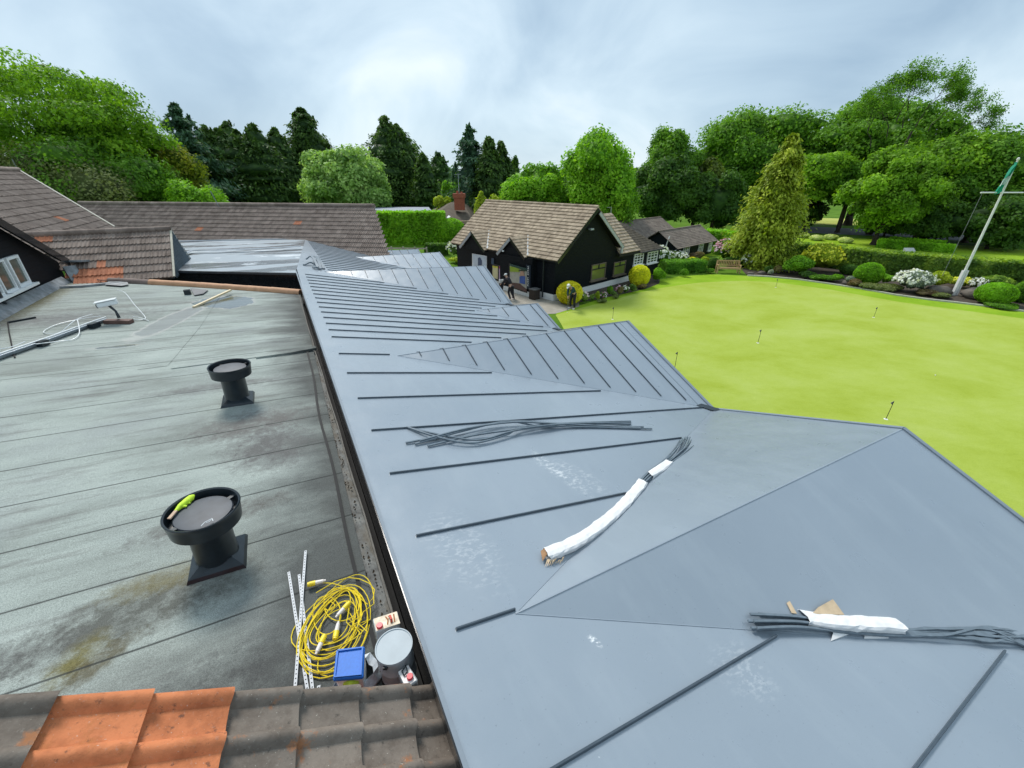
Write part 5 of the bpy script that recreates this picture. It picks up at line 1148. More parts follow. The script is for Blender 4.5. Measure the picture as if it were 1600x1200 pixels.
G_OAK = foliage("oak_leaves", (.045, .10, .007), (.125, .25, .014), (.22, .37, .025))
G_DARK = foliage("dark_leaves", (.018, .05, .009), (.045, .105, .014), (.08, .16, .022))
G_MID = foliage("mid_leaves", (.035, .09, .009), (.09, .20, .015), (.16, .30, .028))
G_BRIGHT = foliage("bright_leaves", (.06, .15, .01), (.14, .30, .015), (.24, .42, .03))
G_LIME = foliage("pale_leaves", (.08, .16, .035), (.20, .32, .08), (.38, .50, .18))
G_YEL = foliage("yellow_green_leaves", (.14, .19, .01), (.26, .33, .02), (.38, .42, .04))
G_CON = foliage("conifer_needles", (.018, .044, .011), (.048, .095, .018), (.09, .155, .03), .35)
G_SPR = foliage("spruce_needles", (.022, .054, .030), (.048, .10, .055), (.08, .15, .085), .35)
G_GOLD = foliage("golden_conifer", (.07, .11, .008), (.20, .26, .018), (.38, .42, .05), .3)
G_HEDGE = foliage("clipped_bright_hedge", (.07, .17, .006), (.14, .31, .012), (.22, .42, .02))
G_YEW = foliage("clipped_yew", (.04, .085, .014), (.10, .18, .022), (.24, .33, .04))
G_BALL = foliage("yellow_ball_leaves", (.30, .30, .01), (.62, .50, .02), (.78, .60, .04))
G_OLIVE = foliage("olive_scrub", (.05, .065, .02), (.12, .15, .045), (.20, .22, .09))
G_SILVER = foliage("silver_leaves", (.10, .14, .11), (.22, .26, .20), (.42, .42, .36))
G_COPPER = foliage("copper_leaves", (.10, .07, .04), (.19, .15, .06), (.25, .24, .08))
F_PINK = foliage("pink_blossom", (.50, .16, .28), (.72, .36, .48), (.85, .62, .70), .2)
F_WHITE = foliage("white_blossom", (.60, .62, .50), (.78, .78, .68), (.86, .86, .8), .2)
F_YEL = foliage("yellow_blossom", (.5, .45, .02), (.7, .6, .04), (.8, .7, .1), .2)
def crown_px(x, ytop, wpx, Y, ymid=None):
    """base on the ground, height and radius of a tree seen at column x with its top at ytop, wpx wide, at distance Y"""
    top = atY(x, ytop, Y); h = top[2] - GZ; xm = top[0]; zc = Y * CC - (GZ + h * .55) * SS
    return V(xm, Y, GZ), h, wpx / 2 / F * zc
def BL(label, x, yt, w, Y, mat, n, seed, name="broadleaf_tree", **k):
    b, h, r = crown_px(x, yt, w, Y); return broadleaf(name, label, b, h, r, k.pop('ry', r * .9), mat, n, seed, **k)
def CF(label, x, yt, w, Y, mat, n, seed, name="conifer_tree", **k):
    b, h, r = crown_px(x, yt, w, Y); return conifer(name, label, b, h, r, mat, n, seed, **k)
# left side, from the edge of the photo inwards
BL("huge spreading oak filling the left edge of the photo", -130, 45, 720, 46, G_OAK, 60000, 101, name="oak_tree", lobes=90, lobe_r=(.10, .20), bottom=.22, size=.27, hull=.0, gaps=.5, ry=9)
BL("lower leafy oak limb mass dipping behind the far left roof", 105, 215, 260, 43, G_MID, 15000, 102, name="oak_tree", lobes=30, bottom=.1, size=.26, hull=.7)
BL("rounded shoulder of bright oak foliage between the huge oak and the yellow-green tree", 135, 150, 210, 48, G_OAK, 11000, 127, name="oak_tree", lobes=30, bottom=.15, size=.27, hull=.5, gaps=.3)
BL("yellow-green leafy tree between the oak and the spruce", 225, 196, 130, 50, G_YEL if False else foliage("olive_gold_leaves", (.05, .085, .008), (.13, .17, .012), (.27, .27, .03)), 9000, 103, lobes=24, bottom=.05, size=.26)
BL("small vivid green bushy tree above the long tiled roof", 285, 268, 110, 44, G_BRIGHT, 6000, 104, lobes=18, bottom=.05, size=.22)
b_, h_, r_ = crown_px(60, 225, 260, 40)
shrub("thorn_thicket", "grey-olive twiggy thicket just behind the purplish left roof", b_, 9.0, h_, G_OLIVE, 17000, 105, .2, 26, group=None, cat="thicket", ry=3)
CF("thin dark blue-green spruce with open tiered branches", 272, 163, 165, 72, G_SPR, 9000, 106, size=.36, name="spruce_tree", power=.85, droop=.15, rough_=.35, layers=22, hull=.25, twig=2.4)
for k, (x, yt, w) in enumerate(((318, 196, 100), (352, 190, 95), (393, 194, 110), (428, 202, 90))):
    CF(("dark cypress immediately right of the spruce", "dark cypress, second of the row right of the spruce", "dark cypress with a pointed top, third of the row right of the spruce", "dark cypress between the cypress row and the tall fir")[k], x, yt, w * 1.3, 80 + (k % 2) * 4, G_CON, 12000, 110 + k, name="cypress_tree", power=.5, droop=.5, rough_=.18, size=.42, tops=2, hull=.8, group="row of dark cypresses")
CF("tall dark fir standing behind the round pale-leaved tree", 469, 170, 175, 90, G_CON, 14000, 116, size=.42, name="fir_tree", power=.62, droop=.25, rough_=.22, tops=2, hull=.65)
BL("dome-shaped pale green tree just behind the long tiled roof", 531, 228, 166, 72, G_LIME, 26000, 117, name="round_tree", lobes=60, bottom=.0, size=.46, hull=.66, lobe_r=(.18, .28))
CF("broad dark conifer rising between the dome tree and the chimney", 600, 182, 150, 92, G_CON, 15000, 118, size=.42, power=.48, droop=.3, rough_=.26, tops=3, hull=.7)
CF("narrow dark conifer left of the brick chimney", 660, 240, 50, 84, G_CON, 5000, 119, size=.4, power=.4, droop=.4, rough_=.15, hull=.8)
CF("bushy mid-green conifer just right of the narrow dark one", 684, 238, 66, 92, foliage("mid_conifer", (.02, .05, .01), (.045, .10, .02), (.07, .14, .03)), 5500, 120, size=.4, power=.5, droop=.4, hull=.75)
BL("yellow-green tree glimpsed low behind the chimney", 703, 268, 34, 74, G_BRIGHT, 2500, 121, lobes=10, bottom=.05, size=.4)
BL("rounded vivid yellow-green bush beside the brick chimney", 692, 297, 34, 62, G_YEL, 2500, 122, lobes=9, bottom=.0, size=.3)
CF("ragged blue-black pine behind the chimney", 731, 194, 80, 66, G_SPR, 7000, 123, size=.33, name="pine_tree", power=.38, droop=.3, rough_=.5, layers=20, hull=.45)
CF("dense cypress right of the ragged pine", 764, 216, 66, 64, G_CON, 7500, 124, size=.32, name="cypress_tree", power=.5, droop=.4, rough_=.12, hull=.8, group="row of dark cypresses")
CF("cypress slightly shorter, leaning against the dense cypress above the shop", 783, 221, 54, 66, G_CON, 6000, 125, size=.32, name="cypress_tree", power=.5, droop=.4, rough_=.12, hull=.8, group="row of dark cypresses")
BL("tiny distant tree top between cypress and round tree", 803, 243, 22, 90, G_DARK, 1500, 126, lobes=8, bottom=.1, size=.5)
b_, h_, r_ = crown_px(752, 300, 24, 50); shrub("yellow_shrub", "pale yellow shrub peeping over the shop roof", b_, r_, h_, G_YEL, 1800, 131, .22, 6, group=None)
b_, h_, r_ = crown_px(773, 305, 34, 47); shrub("yellow_shrub", "yellow-green shrub at the left end of the shop ridge", b_, r_, h_, G_YEL, 1800, 132, .22, 6, group=None)
# behind the shop
BL("round light green tree behind the left half of the shop roof", 835, 243, 104, 48, G_BRIGHT, 13000, 140, name="round_tree", lobes=34, bottom=.05, size=.27, hull=.8)
BL("tall bright maple behind the shop gable", 943, 200, 134, 47, G_BRIGHT, 18000, 141, name="maple_tree", lobes=42, bottom=.08, size=.28, hull=.7)
BL("darker oak behind the maple, its top just above the wood", 1052, 191, 100, 66, G_MID, 9000, 142, name="oak_tree", lobes=26, bottom=.25, size=.34, hull=.6)
BL("dark leafy tree standing over the huts", 1052, 236, 116, 62, G_DARK, 12000, 143, lobes=30, bottom=.0, size=0.36, hull=.75)
BL("brownish-green tree above the far end of the huts", 1103, 236, 90, 66, foliage("brown_green", (.035, .06, .008), (.08, .12, .014), (.13, .18, .02)), 8000, 144, lobes=22, bottom=.05, size=0.36)
BL("dark tree between the huts and the golden conifer", 1130, 262, 90, 60, G_DARK, 9000, 145, lobes=24, bottom=.0, size=0.34, hull=.8)
BL("large oak crown behind the golden conifer", 1192, 162, 180, 78, G_MID, 17000, 146, name="oak_tree", lobes=40, bottom=.15, size=0.41, hull=.6)
BL("oak beside the large one, filling the gap before the tallest tree", 1262, 196, 110, 76, G_MID, 10000, 147, name="oak_tree", lobes=26, bottom=.1, size=0.38, hull=.6)
conifer("golden_conifer", "golden leaning conifer beside the pink rhododendron", *(lambda b: (b, height(1187, 415, 212), 2.55))(Z(1187, 415)), G_GOLD, 26000, 150, size=.20, power=.3, droop=.8, rough_=.2, hull=.5, twig=1.7, layers=48, group=None)
BL("tallest oak on the right, with a sparse twiggy top", 1395, 140, 260, 72, G_MID, 24000, 151, name="oak_tree", lobes=56, bottom=.30, size=0.38, hull=.42, gaps=.3, lobe_r=(.16, .26))
BL("oak spreading low between the golden conifer and the open trunks", 1290, 235, 140, 64, G_OAK, 13000, 153, name="oak_tree", lobes=34, bottom=.30, size=0.34, hull=.6)
BL("light green maple in front of the wood, left of the flagpole", 1422, 224, 150, 50, G_OAK, 17000, 154, name="maple_tree", lobes=44, bottom=.08, size=0.29, hull=.5, lobe_r=(.14, .26))
BL("leafy tree with dark trunk at the edge of the open meadow", 1345, 250, 110, 62, G_MID, 10000, 155, lobes=26, bottom=.42, size=0.34, hull=.6, tr=.035)
BL("dense tree behind the flagpole, crown touching the tallest oak", 1500, 205, 190, 55, G_OAK, 17000, 156, lobes=40, bottom=.12, size=0.34, hull=.6)
BL("dark tree behind the flag at the right edge", 1590, 198, 170, 52, G_MID, 15000, 157, lobes=36, bottom=.05, size=0.32, hull=.65)
BL("tree just beyond the right edge of the photo behind the hedge", 1680, 215, 200, 50, G_OAK, 9000, 158, lobes=30, bottom=.05, size=0.32, hull=.65)
BL("low dark tree filling under the dense tree left of the flagpole", 1490, 305, 130, 50, G_DARK, 9000, 159, lobes=26, bottom=.0, size=0.30, hull=.8)
BL("low dark tree at the right edge above the hedge", 1585, 300, 130, 47, G_DARK, 9000, 160, lobes=26, bottom=.0, size=0.29, hull=.8)
BL("dark undergrowth tree left of the open trunks", 1262, 300, 70, 66, G_DARK, 5000, 161, lobes=16, bottom=.0, size=0.34, hull=.85)
BL("dark undergrowth tree right of the open trunks", 1400, 318, 70, 58, G_DARK, 5000, 162, lobes=16, bottom=.0, size=0.30, hull=.85)
# bare twigs in the tallest crown
tw = Thing("twiggy_tree", "half-bare tree whose forking twigs stick out above the tallest oak", "tree", V(atY(1425, 180, 60)[0], 60, GZ)); rs_ = np.random.default_rng(77); mb = MB(); tips_ = []
def fork(p, d, L_, r, k):
    q = p + d * L_; mb.tube([p, (p + q) / 2 + rs_.normal(0, .06 * L_, 3), q], [r, r * .8, r * .6], 4)
    if k < 3: tips_.append(q)
    if k:
        for _ in range(3 if k > 1 else 2): fork(q, norm(d + rs_.normal(0, .42, 3) + UP * .06), L_ * rs_.uniform(.6, .82), r * .58, k - 1)
for x0, y0, dx_ in ((1385, 215, -.35), (1410, 200, -.1), (1430, 198, .3), (1450, 205, .6), (1480, 220, .8), (1360, 230, -.6), (1400, 190, .2)): fork(atY(x0, y0, 60), norm(V(dx_, 0, 1)), 1.85, .06, 6)
mb.tube([tw.loc, tw.loc + UP * 8, atY(1425, 205, 60)], [.4, .3, .10], 9)
tw.part("boughs", mb, M_BARK, rc=False); fo = Fol(); tips_ = np.array(tips_); keep = rs_.random(len(tips_)) < .85; C = np.repeat(tips_[keep], 5, 0); C = C + rs_.normal(0, .22, C.shape)
fo.add(C, rs_.normal(0, 1, C.shape) + UP, .12, rs_, rs_.beta(2, 2, len(C))); fo.build("leaves", G_MID, tw.o, tw.loc)
# far wood closing the horizon
rs_ = np.random.default_rng(55); fo = Fol()
for x in np.arange(-80, 1750, 26):
    if 700 < x < 800: yt = 292
    else: yt = 262
    b_ = atY(x, yt + rs_.uniform(-6, 10), 118 + rs_.uniform(-8, 8))
    if x > 1270 and x < 1420: b_ = atY(x, 270, 190)
    c_ = V(b_[0], b_[1], (b_[2] + GZ) / 2); r_ = V(4.5 * b_[1] / 118, 3, (b_[2] - GZ) / 2); d = sph(rs_, 420, -.5); fo.add(c_ + d * r_ * rs_.uniform(.8, 1.05, 420)[:, None], d + V(0, 0, .3), .9, rs_, rs_.beta(2, 2, 420)); fo.hull(c_, r_ * .85, rs_, .2)
tag(fo.build("far_wood", G_MID, None, (0, 0, 0)), None, None, None, 'stuff'); bpy.data.objects["far_wood"]['label'] = "distant wood closing the view behind the trees"; bpy.data.objects["far_wood"]['category'] = "wood"
# hedges
hy = [Z(590, 384), Z(640, 383.5), Z(690, 381)]; hh_ = 3.45
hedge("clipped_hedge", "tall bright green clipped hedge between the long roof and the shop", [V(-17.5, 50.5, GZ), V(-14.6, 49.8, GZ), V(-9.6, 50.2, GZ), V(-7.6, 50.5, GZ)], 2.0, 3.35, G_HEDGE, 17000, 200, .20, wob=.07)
shrub("clipped_shrub", "rounded yellowing end of the tall clipped hedge", V(-7.0, 51.0, GZ), 1.6, 2.75, G_HEDGE, 3000, 201, .2, group=None, smooth_ball=True)
hedge("box_hedge", "small dark clipped hedge block in front of the tall bright hedge", [Z(664, 399), Z(698, 399)], 1.0, 1.0, G_DARK, 2200, 202, .12)
ht = [Z(x, y, GZ + 1.65) * V(1, 1, 0) + UP * GZ for x, y in ((1222, 381), (1268, 384), (1319, 388.5), (1366, 395), (1450, 401.5), (1530, 408), (1610, 414), (1720, 424))]
hedge("long_clipped_hedge", "long dark clipped hedge with a top tinted as if sunlit behind the shrub border", ht, 1.5, 1.65, G_YEW, 26000, 203, .13, wob=.05)
hb_ = [Z(x, y, GZ + 1.7) * V(1, 1, 0) + UP * GZ for x, y in ((1098, 362), (1152, 366))]
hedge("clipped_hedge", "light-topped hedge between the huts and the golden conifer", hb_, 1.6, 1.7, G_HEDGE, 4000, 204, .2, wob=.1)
for k, (a, b, lab, h2) in enumerate(((Z(1368, 387), Z(1412, 391), "short low hedge just beyond the long hedge, nearest the maple", .8), (Z(1385, 383), Z(1470, 391), "longest of the low hedges beyond the long hedge", .8), (Z(1432, 392), Z(1490, 396), "low hedge beyond the long hedge, right of the pale stone", .7))):
    hedge("low_hedge", lab, [a, b], 1.2, h2, G_HEDGE, 2500, 210 + k, .13, group="low hedges on the far lawn")
hedge("box_hedge", "low dark-green box hedge, left block in front of the huts", [Z(1040, 428), Z(1082, 427)], 1.3, .85, G_HEDGE if False else foliage("box_green", (.035, .10, .01), (.07, .18, .015), (.12, .26, .02)), 3500, 220, .08, group="box hedges before the huts")
hedge("box_hedge", "low box hedge, right block beside the yellow mounds", [Z(1083, 427.5), Z(1102, 426)], 1.3, .9, foliage("box_green", 0, 0), 2200, 221, .08, group="box hedges before the huts")
# shop front: yellow ball bushes and small border plants
for x, yb, yt, w, sd_, lab in ((890, 477, 442, 40, 230, "round golden bush behind the golfer at the shop corner"), (999, 449, 416, 32, 231, "round golden bush at the far end of the shop border")):
    b = Z(x, yb); h = height(x, yb, yt); zc = b[1] * CC - GZ * SS; shrub("golden_bush", lab, b + V(0, .35, 0), w / 2 / F * zc, h * 1.0, G_BALL if sd_ == 230 else foliage("yellow_ball2", (.30, .34, .01), (.58, .56, .02), (.72, .66, .04)), 5200, sd_, .085, group="golden ball bushes", smooth_ball=True)
G_SM = foliage("border_green", (.05, .10, .02), (.12, .20, .04), (.24, .30, .08))
sm = [(912, 474, 455, 14, G_SM, F_PINK, "pink-flecked"), (925, 471, 459, 9, G_SM, None, "low green"), (934, 469, 455, 9, G_YEL, None, "yellow-leaved"), (943, 467, 457, 12, G_SM, F_PINK, "rosy"), (952, 463, 445, 8, G_BRIGHT, None, "upright fresh green"), (958, 464, 452, 10, G_SM, None, "dark little"),
      (967, 461, 447, 12, G_COPPER, F_PINK, "bronze"), (977, 459, 446, 11, G_SM, F_WHITE, "white-flecked"), (988, 457, 443, 14, G_SM, None, "spreading green"), (1003, 452, 444, 18, G_COPPER, None, "brownish low"), (940, 473, 466, 14, G_OLIVE, None, "flat olive"), (962, 467, 460, 12, G_OLIVE, None, "grey-green flat")]
for k, (x, yb, yt, w, mt, fl, ad) in enumerate(sm):
    b = Z(x, yb); h = height(x, yb, yt); zc = b[1] * CC - GZ * SS; r = w / 2 / F * zc
    lab = ad + " plant in the shop border, " + ("nearest the golfer's bush", "second from the golfer", "third from the golfer", "fourth from the golfer", "below the nearer brown window", "just right of the fresh green one", "below the gap between windows", "below the farther brown window", "before the far golden bush", "at the far golden bush's foot", "on the lawn edge near the golfer", "on the lawn edge midway")[k]
    shrub("border_plant", lab, b, r, h, mt, 500, 240 + k, .09, 4, flowers=(14, fl, .08) if fl else None, group="plants along the shop wall", cat="plant")
# big right-hand border: (x, y base, y top, width, material, blossom, label)
bd = [(1025, 420, 385, 44, G_SM, F_WHITE, "white-flowering", "large shrub below the white shop windows"), (1055, 412, 394, 46, G_SM, F_WHITE, "cream-flowering", "mass of shrub in front of the hut gable"), (1027, 442, 420, 24, G_BRIGHT, None, "ragged green", "plant on the lawn corner right of the golden bush"),
      (1070, 433, 421, 13, G_BRIGHT, None, "little", "lone round plant on the lawn before the box hedge"), (1089, 408, 394, 26, G_COPPER, None, "bronze-leaved", "shrub below the hut windows"), (1082, 416, 403, 17, G_BALL, None, "golden mound", "cushion behind the box hedge"),
      (1101, 418, 402, 15, G_YEL, None, "lime", "mound right of the golden cushion"), (1115, 421, 404, 18, G_DARK, None, "dark green ball", "shrub left of the bench"), (1108, 427, 420, 20, G_MID, None, "low spreading green", "plant at the lawn edge left of the bench"),
      (1136, 410, 376, 40, G_MID, F_PINK, "pink-flowering", "rhododendron above the wooden bench"), (1155, 418, 402, 40, G_DARK, None, "dark glossy", "shrub behind the bench"), (1172, 420, 398, 26, G_OLIVE, F_WHITE, "yellow-green speckled", "shrub under the golden conifer"),
      (1200, 429, 414, 12, G_DARK, None, "small dark", "rounded shrub at the foot of the golden conifer"), (1204, 431, 421, 9, G_SILVER, None, "small silver-blue", "cushion at the lawn edge"), (1216, 428, 416, 14, G_COPPER, None, "reddish", "low plant beside the silver cushion"), (1229, 427, 416, 12, G_SILVER, None, "grey-blue", "low plant right of the reddish one"),
      (1222, 418, 396, 22, G_DARK, None, "dark leafy", "shrub between golden conifer and big azalea"), (1252, 432, 402, 44, G_BRIGHT, None, "fresh green", "shrub left of the big yellow azalea"), (1287, 428, 384, 60, G_YEL, F_YEL, "big yellow", "azalea in front of the long hedge"), (1264, 436, 424, 26, G_DARK, None, "very dark low", "shrub below the yellow azalea"),
      (1292, 441, 431, 40, G_MID, None, "flat green", "mat of ground cover below the azalea"), (1309, 441, 430, 20, G_BRIGHT, None, "low bright", "mound right of the flat mat"), (1332, 430, 415, 30, G_DARK, None, "dark clipped", "block beside the large clipped ball"),
      (1359, 447, 413, 40, G_HEDGE, None, "large clipped", "green ball shrub in the right border"), (1388, 445, 430, 26, G_BRIGHT, None, "small vivid green", "ball right of the large clipped ball"), (1334, 446, 432, 20, G_SILVER, None, "grey-leaved", "tuft left of the large clipped ball"), (1342, 450, 438, 26, G_COPPER, None, "brown-green low", "heather before the large clipped ball"),
      (1385, 455, 446, 60, G_OLIVE, None, "flat mossy", "mat of plants along the edging"), (1433, 459, 426, 54, G_SILVER, F_WHITE, "silvery", "dome shrub left of the flagpole"), (1470, 452, 427, 34, G_YEL, None, "yellow-green", "ball shrub just left of the flagpole"), (1504, 451, 435, 30, G_YEL, F_YEL, "vivid yellow", "shrub right behind the flagpole foot"),
      (1530, 454, 437, 26, G_OLIVE, F_WHITE, "grey-green speckled", "shrub right of the vivid yellow one"), (1562, 455, 434, 48, G_YEW, None, "flat-topped dark", "clipped shrub under the hedge near the right edge"), (1562, 478, 446, 52, G_HEDGE, None, "bright dome", "clipped shrub near the right edge"),
      (1600, 474, 442, 30, G_MID, None, "green clipped", "ball cut by the right edge of the photo"), (1480, 468, 460, 30, G_OLIVE, None, "mossy brown", "low mat at the foot of the flagpole"), (1575, 484, 478, 60, G_MID, None, "low green edging", "plants on the kerb at the right edge"), (1450, 464, 455, 36, G_COPPER, None, "rusty heather", "mat right of the silvery dome")]
for k, (x, yb, yt, w, mt, fl, ad, nm) in enumerate(bd):
    b = Z(x, yb); h = height(x, yb, yt); zc = b[1] * CC - GZ * SS; r = w / 2 / F * zc; ball = any(q in ad for q in ('clipped', 'ball', 'mound', 'dome', 'cushion')) and 'silvery' not in ad
    big = w * (yb - yt); shrub("border_shrub", ad + " " + nm, b + V(0, r * .5, 0), r, h, mt, int(900 + big * 5.5), 300 + k, .10 if big < 500 else .13, 6 if big < 700 else 14, flowers=(int(w * 3.2), fl, .13 if w > 30 else .09) if fl else None, group="shrubs in the long border", smooth_ball=ball, ry=r * .8)
for k, (x, y) in enumerate(((1233, 372), (1253, 370), (1275, 374), (1297, 373), (1320, 378))):
    b = Z(x, y + 1.5); shrub("pale_clump", ("first", "second", "third", "fourth", "fifth")[k] + " from the left of the pale round clumps on the far lawn", b, .75, .62, foliage("pale_clump_leaves", (.30, .36, .12), (.46, .52, .2), (.6, .62, .35)), 500, 400 + k, .14, group="pale clumps on the far lawn", cat="clump", smooth_ball=True)
# plants left of the shop
for x, yb, yt, w, mt, fl, lab, sd_ in ((712, 402, 376, 26, G_SM, F_WHITE, "tall white-flowering rose bush at the left end of the shop", 420), (726, 398, 378, 18, G_OLIVE, F_WHITE, "smaller pale-flowered bush against the shop wall", 421), (717, 411, 400, 34, G_YEL, None, "low yellow-green plant bed beside the paving left of the shop", 422)):
    b = Z(x, yb); shrub("rose_bush", lab, b, w / 2 / F * (b[1] * CC - GZ * SS), height(x, yb, yt), mt, 1600, sd_, .12, 7, flowers=(40, fl, .16) if fl else None, group=None)
mb = MB(); f0, f1 = Z(560, 403), Z(668, 405)
fn = Thing("post_fence", "low pale timber fence in front of the tall bright hedge", "fence", f0)
for t in np.linspace(0, 1, 7): c = f0 + (f1 - f0) * t; mb = MB(); mb.box(c + UP * .55, V(.06, 0, 0), V(0, .06, 0), UP * .55); fn.part("post", mb, simple("weathered_fence", (.34, .31, .27), .8))
for h2 in (.45, .95): mb = MB(); mb.bar(f0 + UP * h2, f1 + UP * h2, .04, .12); fn.part("rail", mb, simple("weathered_fence2", (.36, .33, .29), .8))
# ------------------------------------------------------------------ small outdoor things
# flagpole
fb = Z(1490, 461); fh = height(1490, 461, 250); FP = Thing("flagpole", "tall white flagpole with a cross yard, standing in the shrub border", "flagpole", fb)
mb = MB(); mb.tube([fb, fb + UP * 1.6, fb + UP * fh], [.10, .075, .042], 14); FP.part("pole", mb, M_WHITE, smooth=True)
mb = MB(); 
for s_ in (-1, 1): mb.box(fb + V(.0 + s_ * .13, -.02, .8), V(.03, 0, 0), V(0, .08, 0), UP * .8)
FP.part("base_clamp", mb, M_WHITE)
yz = height(1490, 461, 301); yd = fb + UP * yz; wy = atY(1533, 300, yd[1]), atY(1598, 302.5, yd[1])
mb = MB(); mb.cyl(V(wy[0][0], yd[1], yd[2]), V(wy[1][0], yd[1], yd[2]), .042, .038, 10); FP.part("yard", mb, M_WHITE, smooth=True)
mb = MB(); mb.lathe([(.001, .12), (.06, .08), (.07, 0), (.06, -.03), (.001, -.05)], fb + UP * (fh + .02), UP, 14); FP.part("truck", mb, M_WHITE, smooth=True)
mb = MB(); p = V(wy[0][0] + .1, yd[1], yd[2]); mb.cyl(p, fb + V(-1.0, .3, 1.2), .012, .012, 5); FP.part("halyard", mb, M_LEAD)
fl = Thing("flag", "limp green and white flag hanging beside the top of the flagpole", "flag", fb + UP * yz)
def flagpanel(t0, t1, mat, w0, w1):
    mb = MB(); n = 9; vs = []; 
    for i in range(n):
        t = t0 + (t1 - t0) * i / (n - 1); z = fb[2] + yz + (fh - yz) * t; w = w0 + (w1 - w0) * i / (n - 1)
        for j in range(6): q = j / 5; vs.append(V(fb[0] - .07 - w * q, fb[1] - .05 + .09 * math.sin(q * 9 + t * 6), z - .18 * q))
    mb.add(vs, [(i * 6 + j, i * 6 + j + 1, (i + 1) * 6 + j + 1, (i + 1) * 6 + j) for i in range(n - 1) for j in range(5)]); return mb
fl.part("green_cloth", flagpanel(.03, .30, None, .42, .38), simple("flag_green", (.0, .30, .17), .7, 0, .25, 4), rc=False, label="green lower stripe")
fl.part("white_cloth", flagpanel(.30, .55, None, .38, .30), simple("flag_pale", (.42, .56, .52), .7, 0, .3, 6), rc=False)
fl.part("green_cloth", flagpanel(.55, .95, None, .30, .05), simple("flag_green2", (.0, .26, .15), .7, 0, .25, 4), rc=False, label="green upper stripe")
# practice-green pins
def pin_at(x, yb, yt, label):
    b = Z(x, yb); h = height(x, yb, yt); T_ = Thing("golf_pin", label, "golf pin", b, "short pins on the putting green")
    mb = MB(); mb.cyl(b, b + UP * h, .010, .008, 8); T_.part("stick", mb, simple("pin_dark", (.05, .045, .03), .5))
    mb = MB(); mb.slab([b + UP * h, b + UP * (h - .13), b + UP * (h - .06) + V(-.08, 0, 0)], V(0, .012, 0)); T_.part("pennant", mb, simple("pin_flag_grey", (.10, .11, .14), .6))
    mb = MB(); mb.lathe([(.001, .006), (.055, .006), (.06, .002), (.06, -.01)], b + UP * .002, UP, 16); T_.part("cup", mb, M_WHITE); return T_
pin_at(1384, 655, 627, "nearest short pin on the green, just beyond the roof's outer corner"); pin_at(1054, 576, 550, "short pin close to the zigzag roof edge"); pin_at(1184, 536, 515, "short pin in the middle of the near half of the green")
pin_at(1365, 496, 480, "short pin right of the middle of the green"); pin_at(1212, 449, 436, "farthest short pin, before the shrub border"); pin_at(957, 499, 480, "short pin on the left of the green, near the golfer")
mb = MB(); b = Z(1461, 587); mb.lathe([(.001, .043), (.012, .041), (.021, .021), (.012, .002), (.001, 0)], b + UP * .004, UP, 14); single("golf_ball", mb, M_WHITE, "white golf ball lying on the right half of the green", "golf ball", smooth=True)
mb = MB(); b = Z(886, 489); mb.lathe([(.001, .043), (.012, .041), (.021, .021), (.012, .002), (.001, 0)], b + UP * .004, UP, 14); single("golf_ball", mb, M_WHITE, "white golf ball at the golfer's feet", "golf ball", smooth=True)
# bench
bb = Z(1136, 426.5); BN = Thing("garden_bench", "oak garden bench at the far edge of the lawn", "bench", bb); bx = norm(V(1, -.12, 0)); by = V(-bx[1], bx[0], 0)
HWB = .85
for s_ in (-1, 1):
    for t in (-.22, .22):
        mb = MB(); hh = .62 if t < 0 else .95; mb.box(bb + bx * s_ * HWB + by * t + UP * hh / 2, bx * .04, by * .04, UP * hh / 2); BN.part("leg", mb, M_WOOD)
    mb = MB(); mb.box(bb + bx * s_ * HWB + UP * .64, bx * .045, by * .28, UP * .025); BN.part("arm_rest", mb, M_WOOD)
mb = MB()
for k in range(4): mb.box(bb + by * (-.20 + k * .125) + UP * .43, bx * HWB, by * .05, UP * .02)
BN.part("seat", mb, M_WOOD); mb = MB(); mb.box(bb + by * .24 + UP * .93, bx * HWB, by * .025, UP * .04); mb.box(bb + by * .22 + UP * .56, bx * HWB, by * .02, UP * .03)
for k in range(13): mb.box(bb + by * .23 + bx * (-.78 + k * .13) + UP * .74, bx * .03, by * .012, UP * .16)
BN.part("backrest", mb, M_WOOD); mb = MB(); mb.box(bb + by * -.24 + UP * .37, bx * HWB, by * .015, UP * .04); BN.part("front_rail", mb, M_WOOD)
# litter bin, black post, street lamp, rocks
bp = Z(835, 467); BI = Thing("litter_bin", "brown slatted litter bin against the shop plinth", "bin", bp); hb = height(835, 467, 452)
mb = MB(); mb.box(bp + UP * hb / 2, SG * .24, SL * .24, UP * hb / 2); 
for k in range(5): mb.box(bp + SL * (-.2 + k * .1) - SG * .25 + UP * hb / 2, SG * .012, SL * .035, UP * hb * .45)
BI.part("body", mb, simple("bin_brown", (.045, .032, .025), .7, 0, .2)); mb = MB(); mb.box(bp + UP * (hb + .02), SG * .27, SL * .27, UP * .03); BI.part("rim", mb, simple("bin_rim_grey", (.12, .12, .12), .5))
pb = Z(802, 467); ph_ = height(802, 467, 447); PO_ = Thing("black_bollard", "slim black bollard on the paving before the shop window", "bollard", pb); mb = MB(); mb.lathe([(.09, 0), (.09, .12), (.05, .16), (.045, ph_ * .9), (.06, ph_ * .93), (.045, ph_), (.001, ph_ + .03)], pb, UP, 16); PO_.part("post", mb, M_BLACK, smooth=True)
lp = atY(932, 306, 46.5); lb = V(lp[0], lp[1], GZ); LM = Thing("street_lamp", "dark lantern on a post showing above the shop ridge", "lamp", lb)
mb = MB(); mb.tube([lb, lb + UP * 1, V(lp[0], lp[1], lp[2] - .55)], [.09, .06, .045], 10); LM.part("post", mb, M_BLACK)
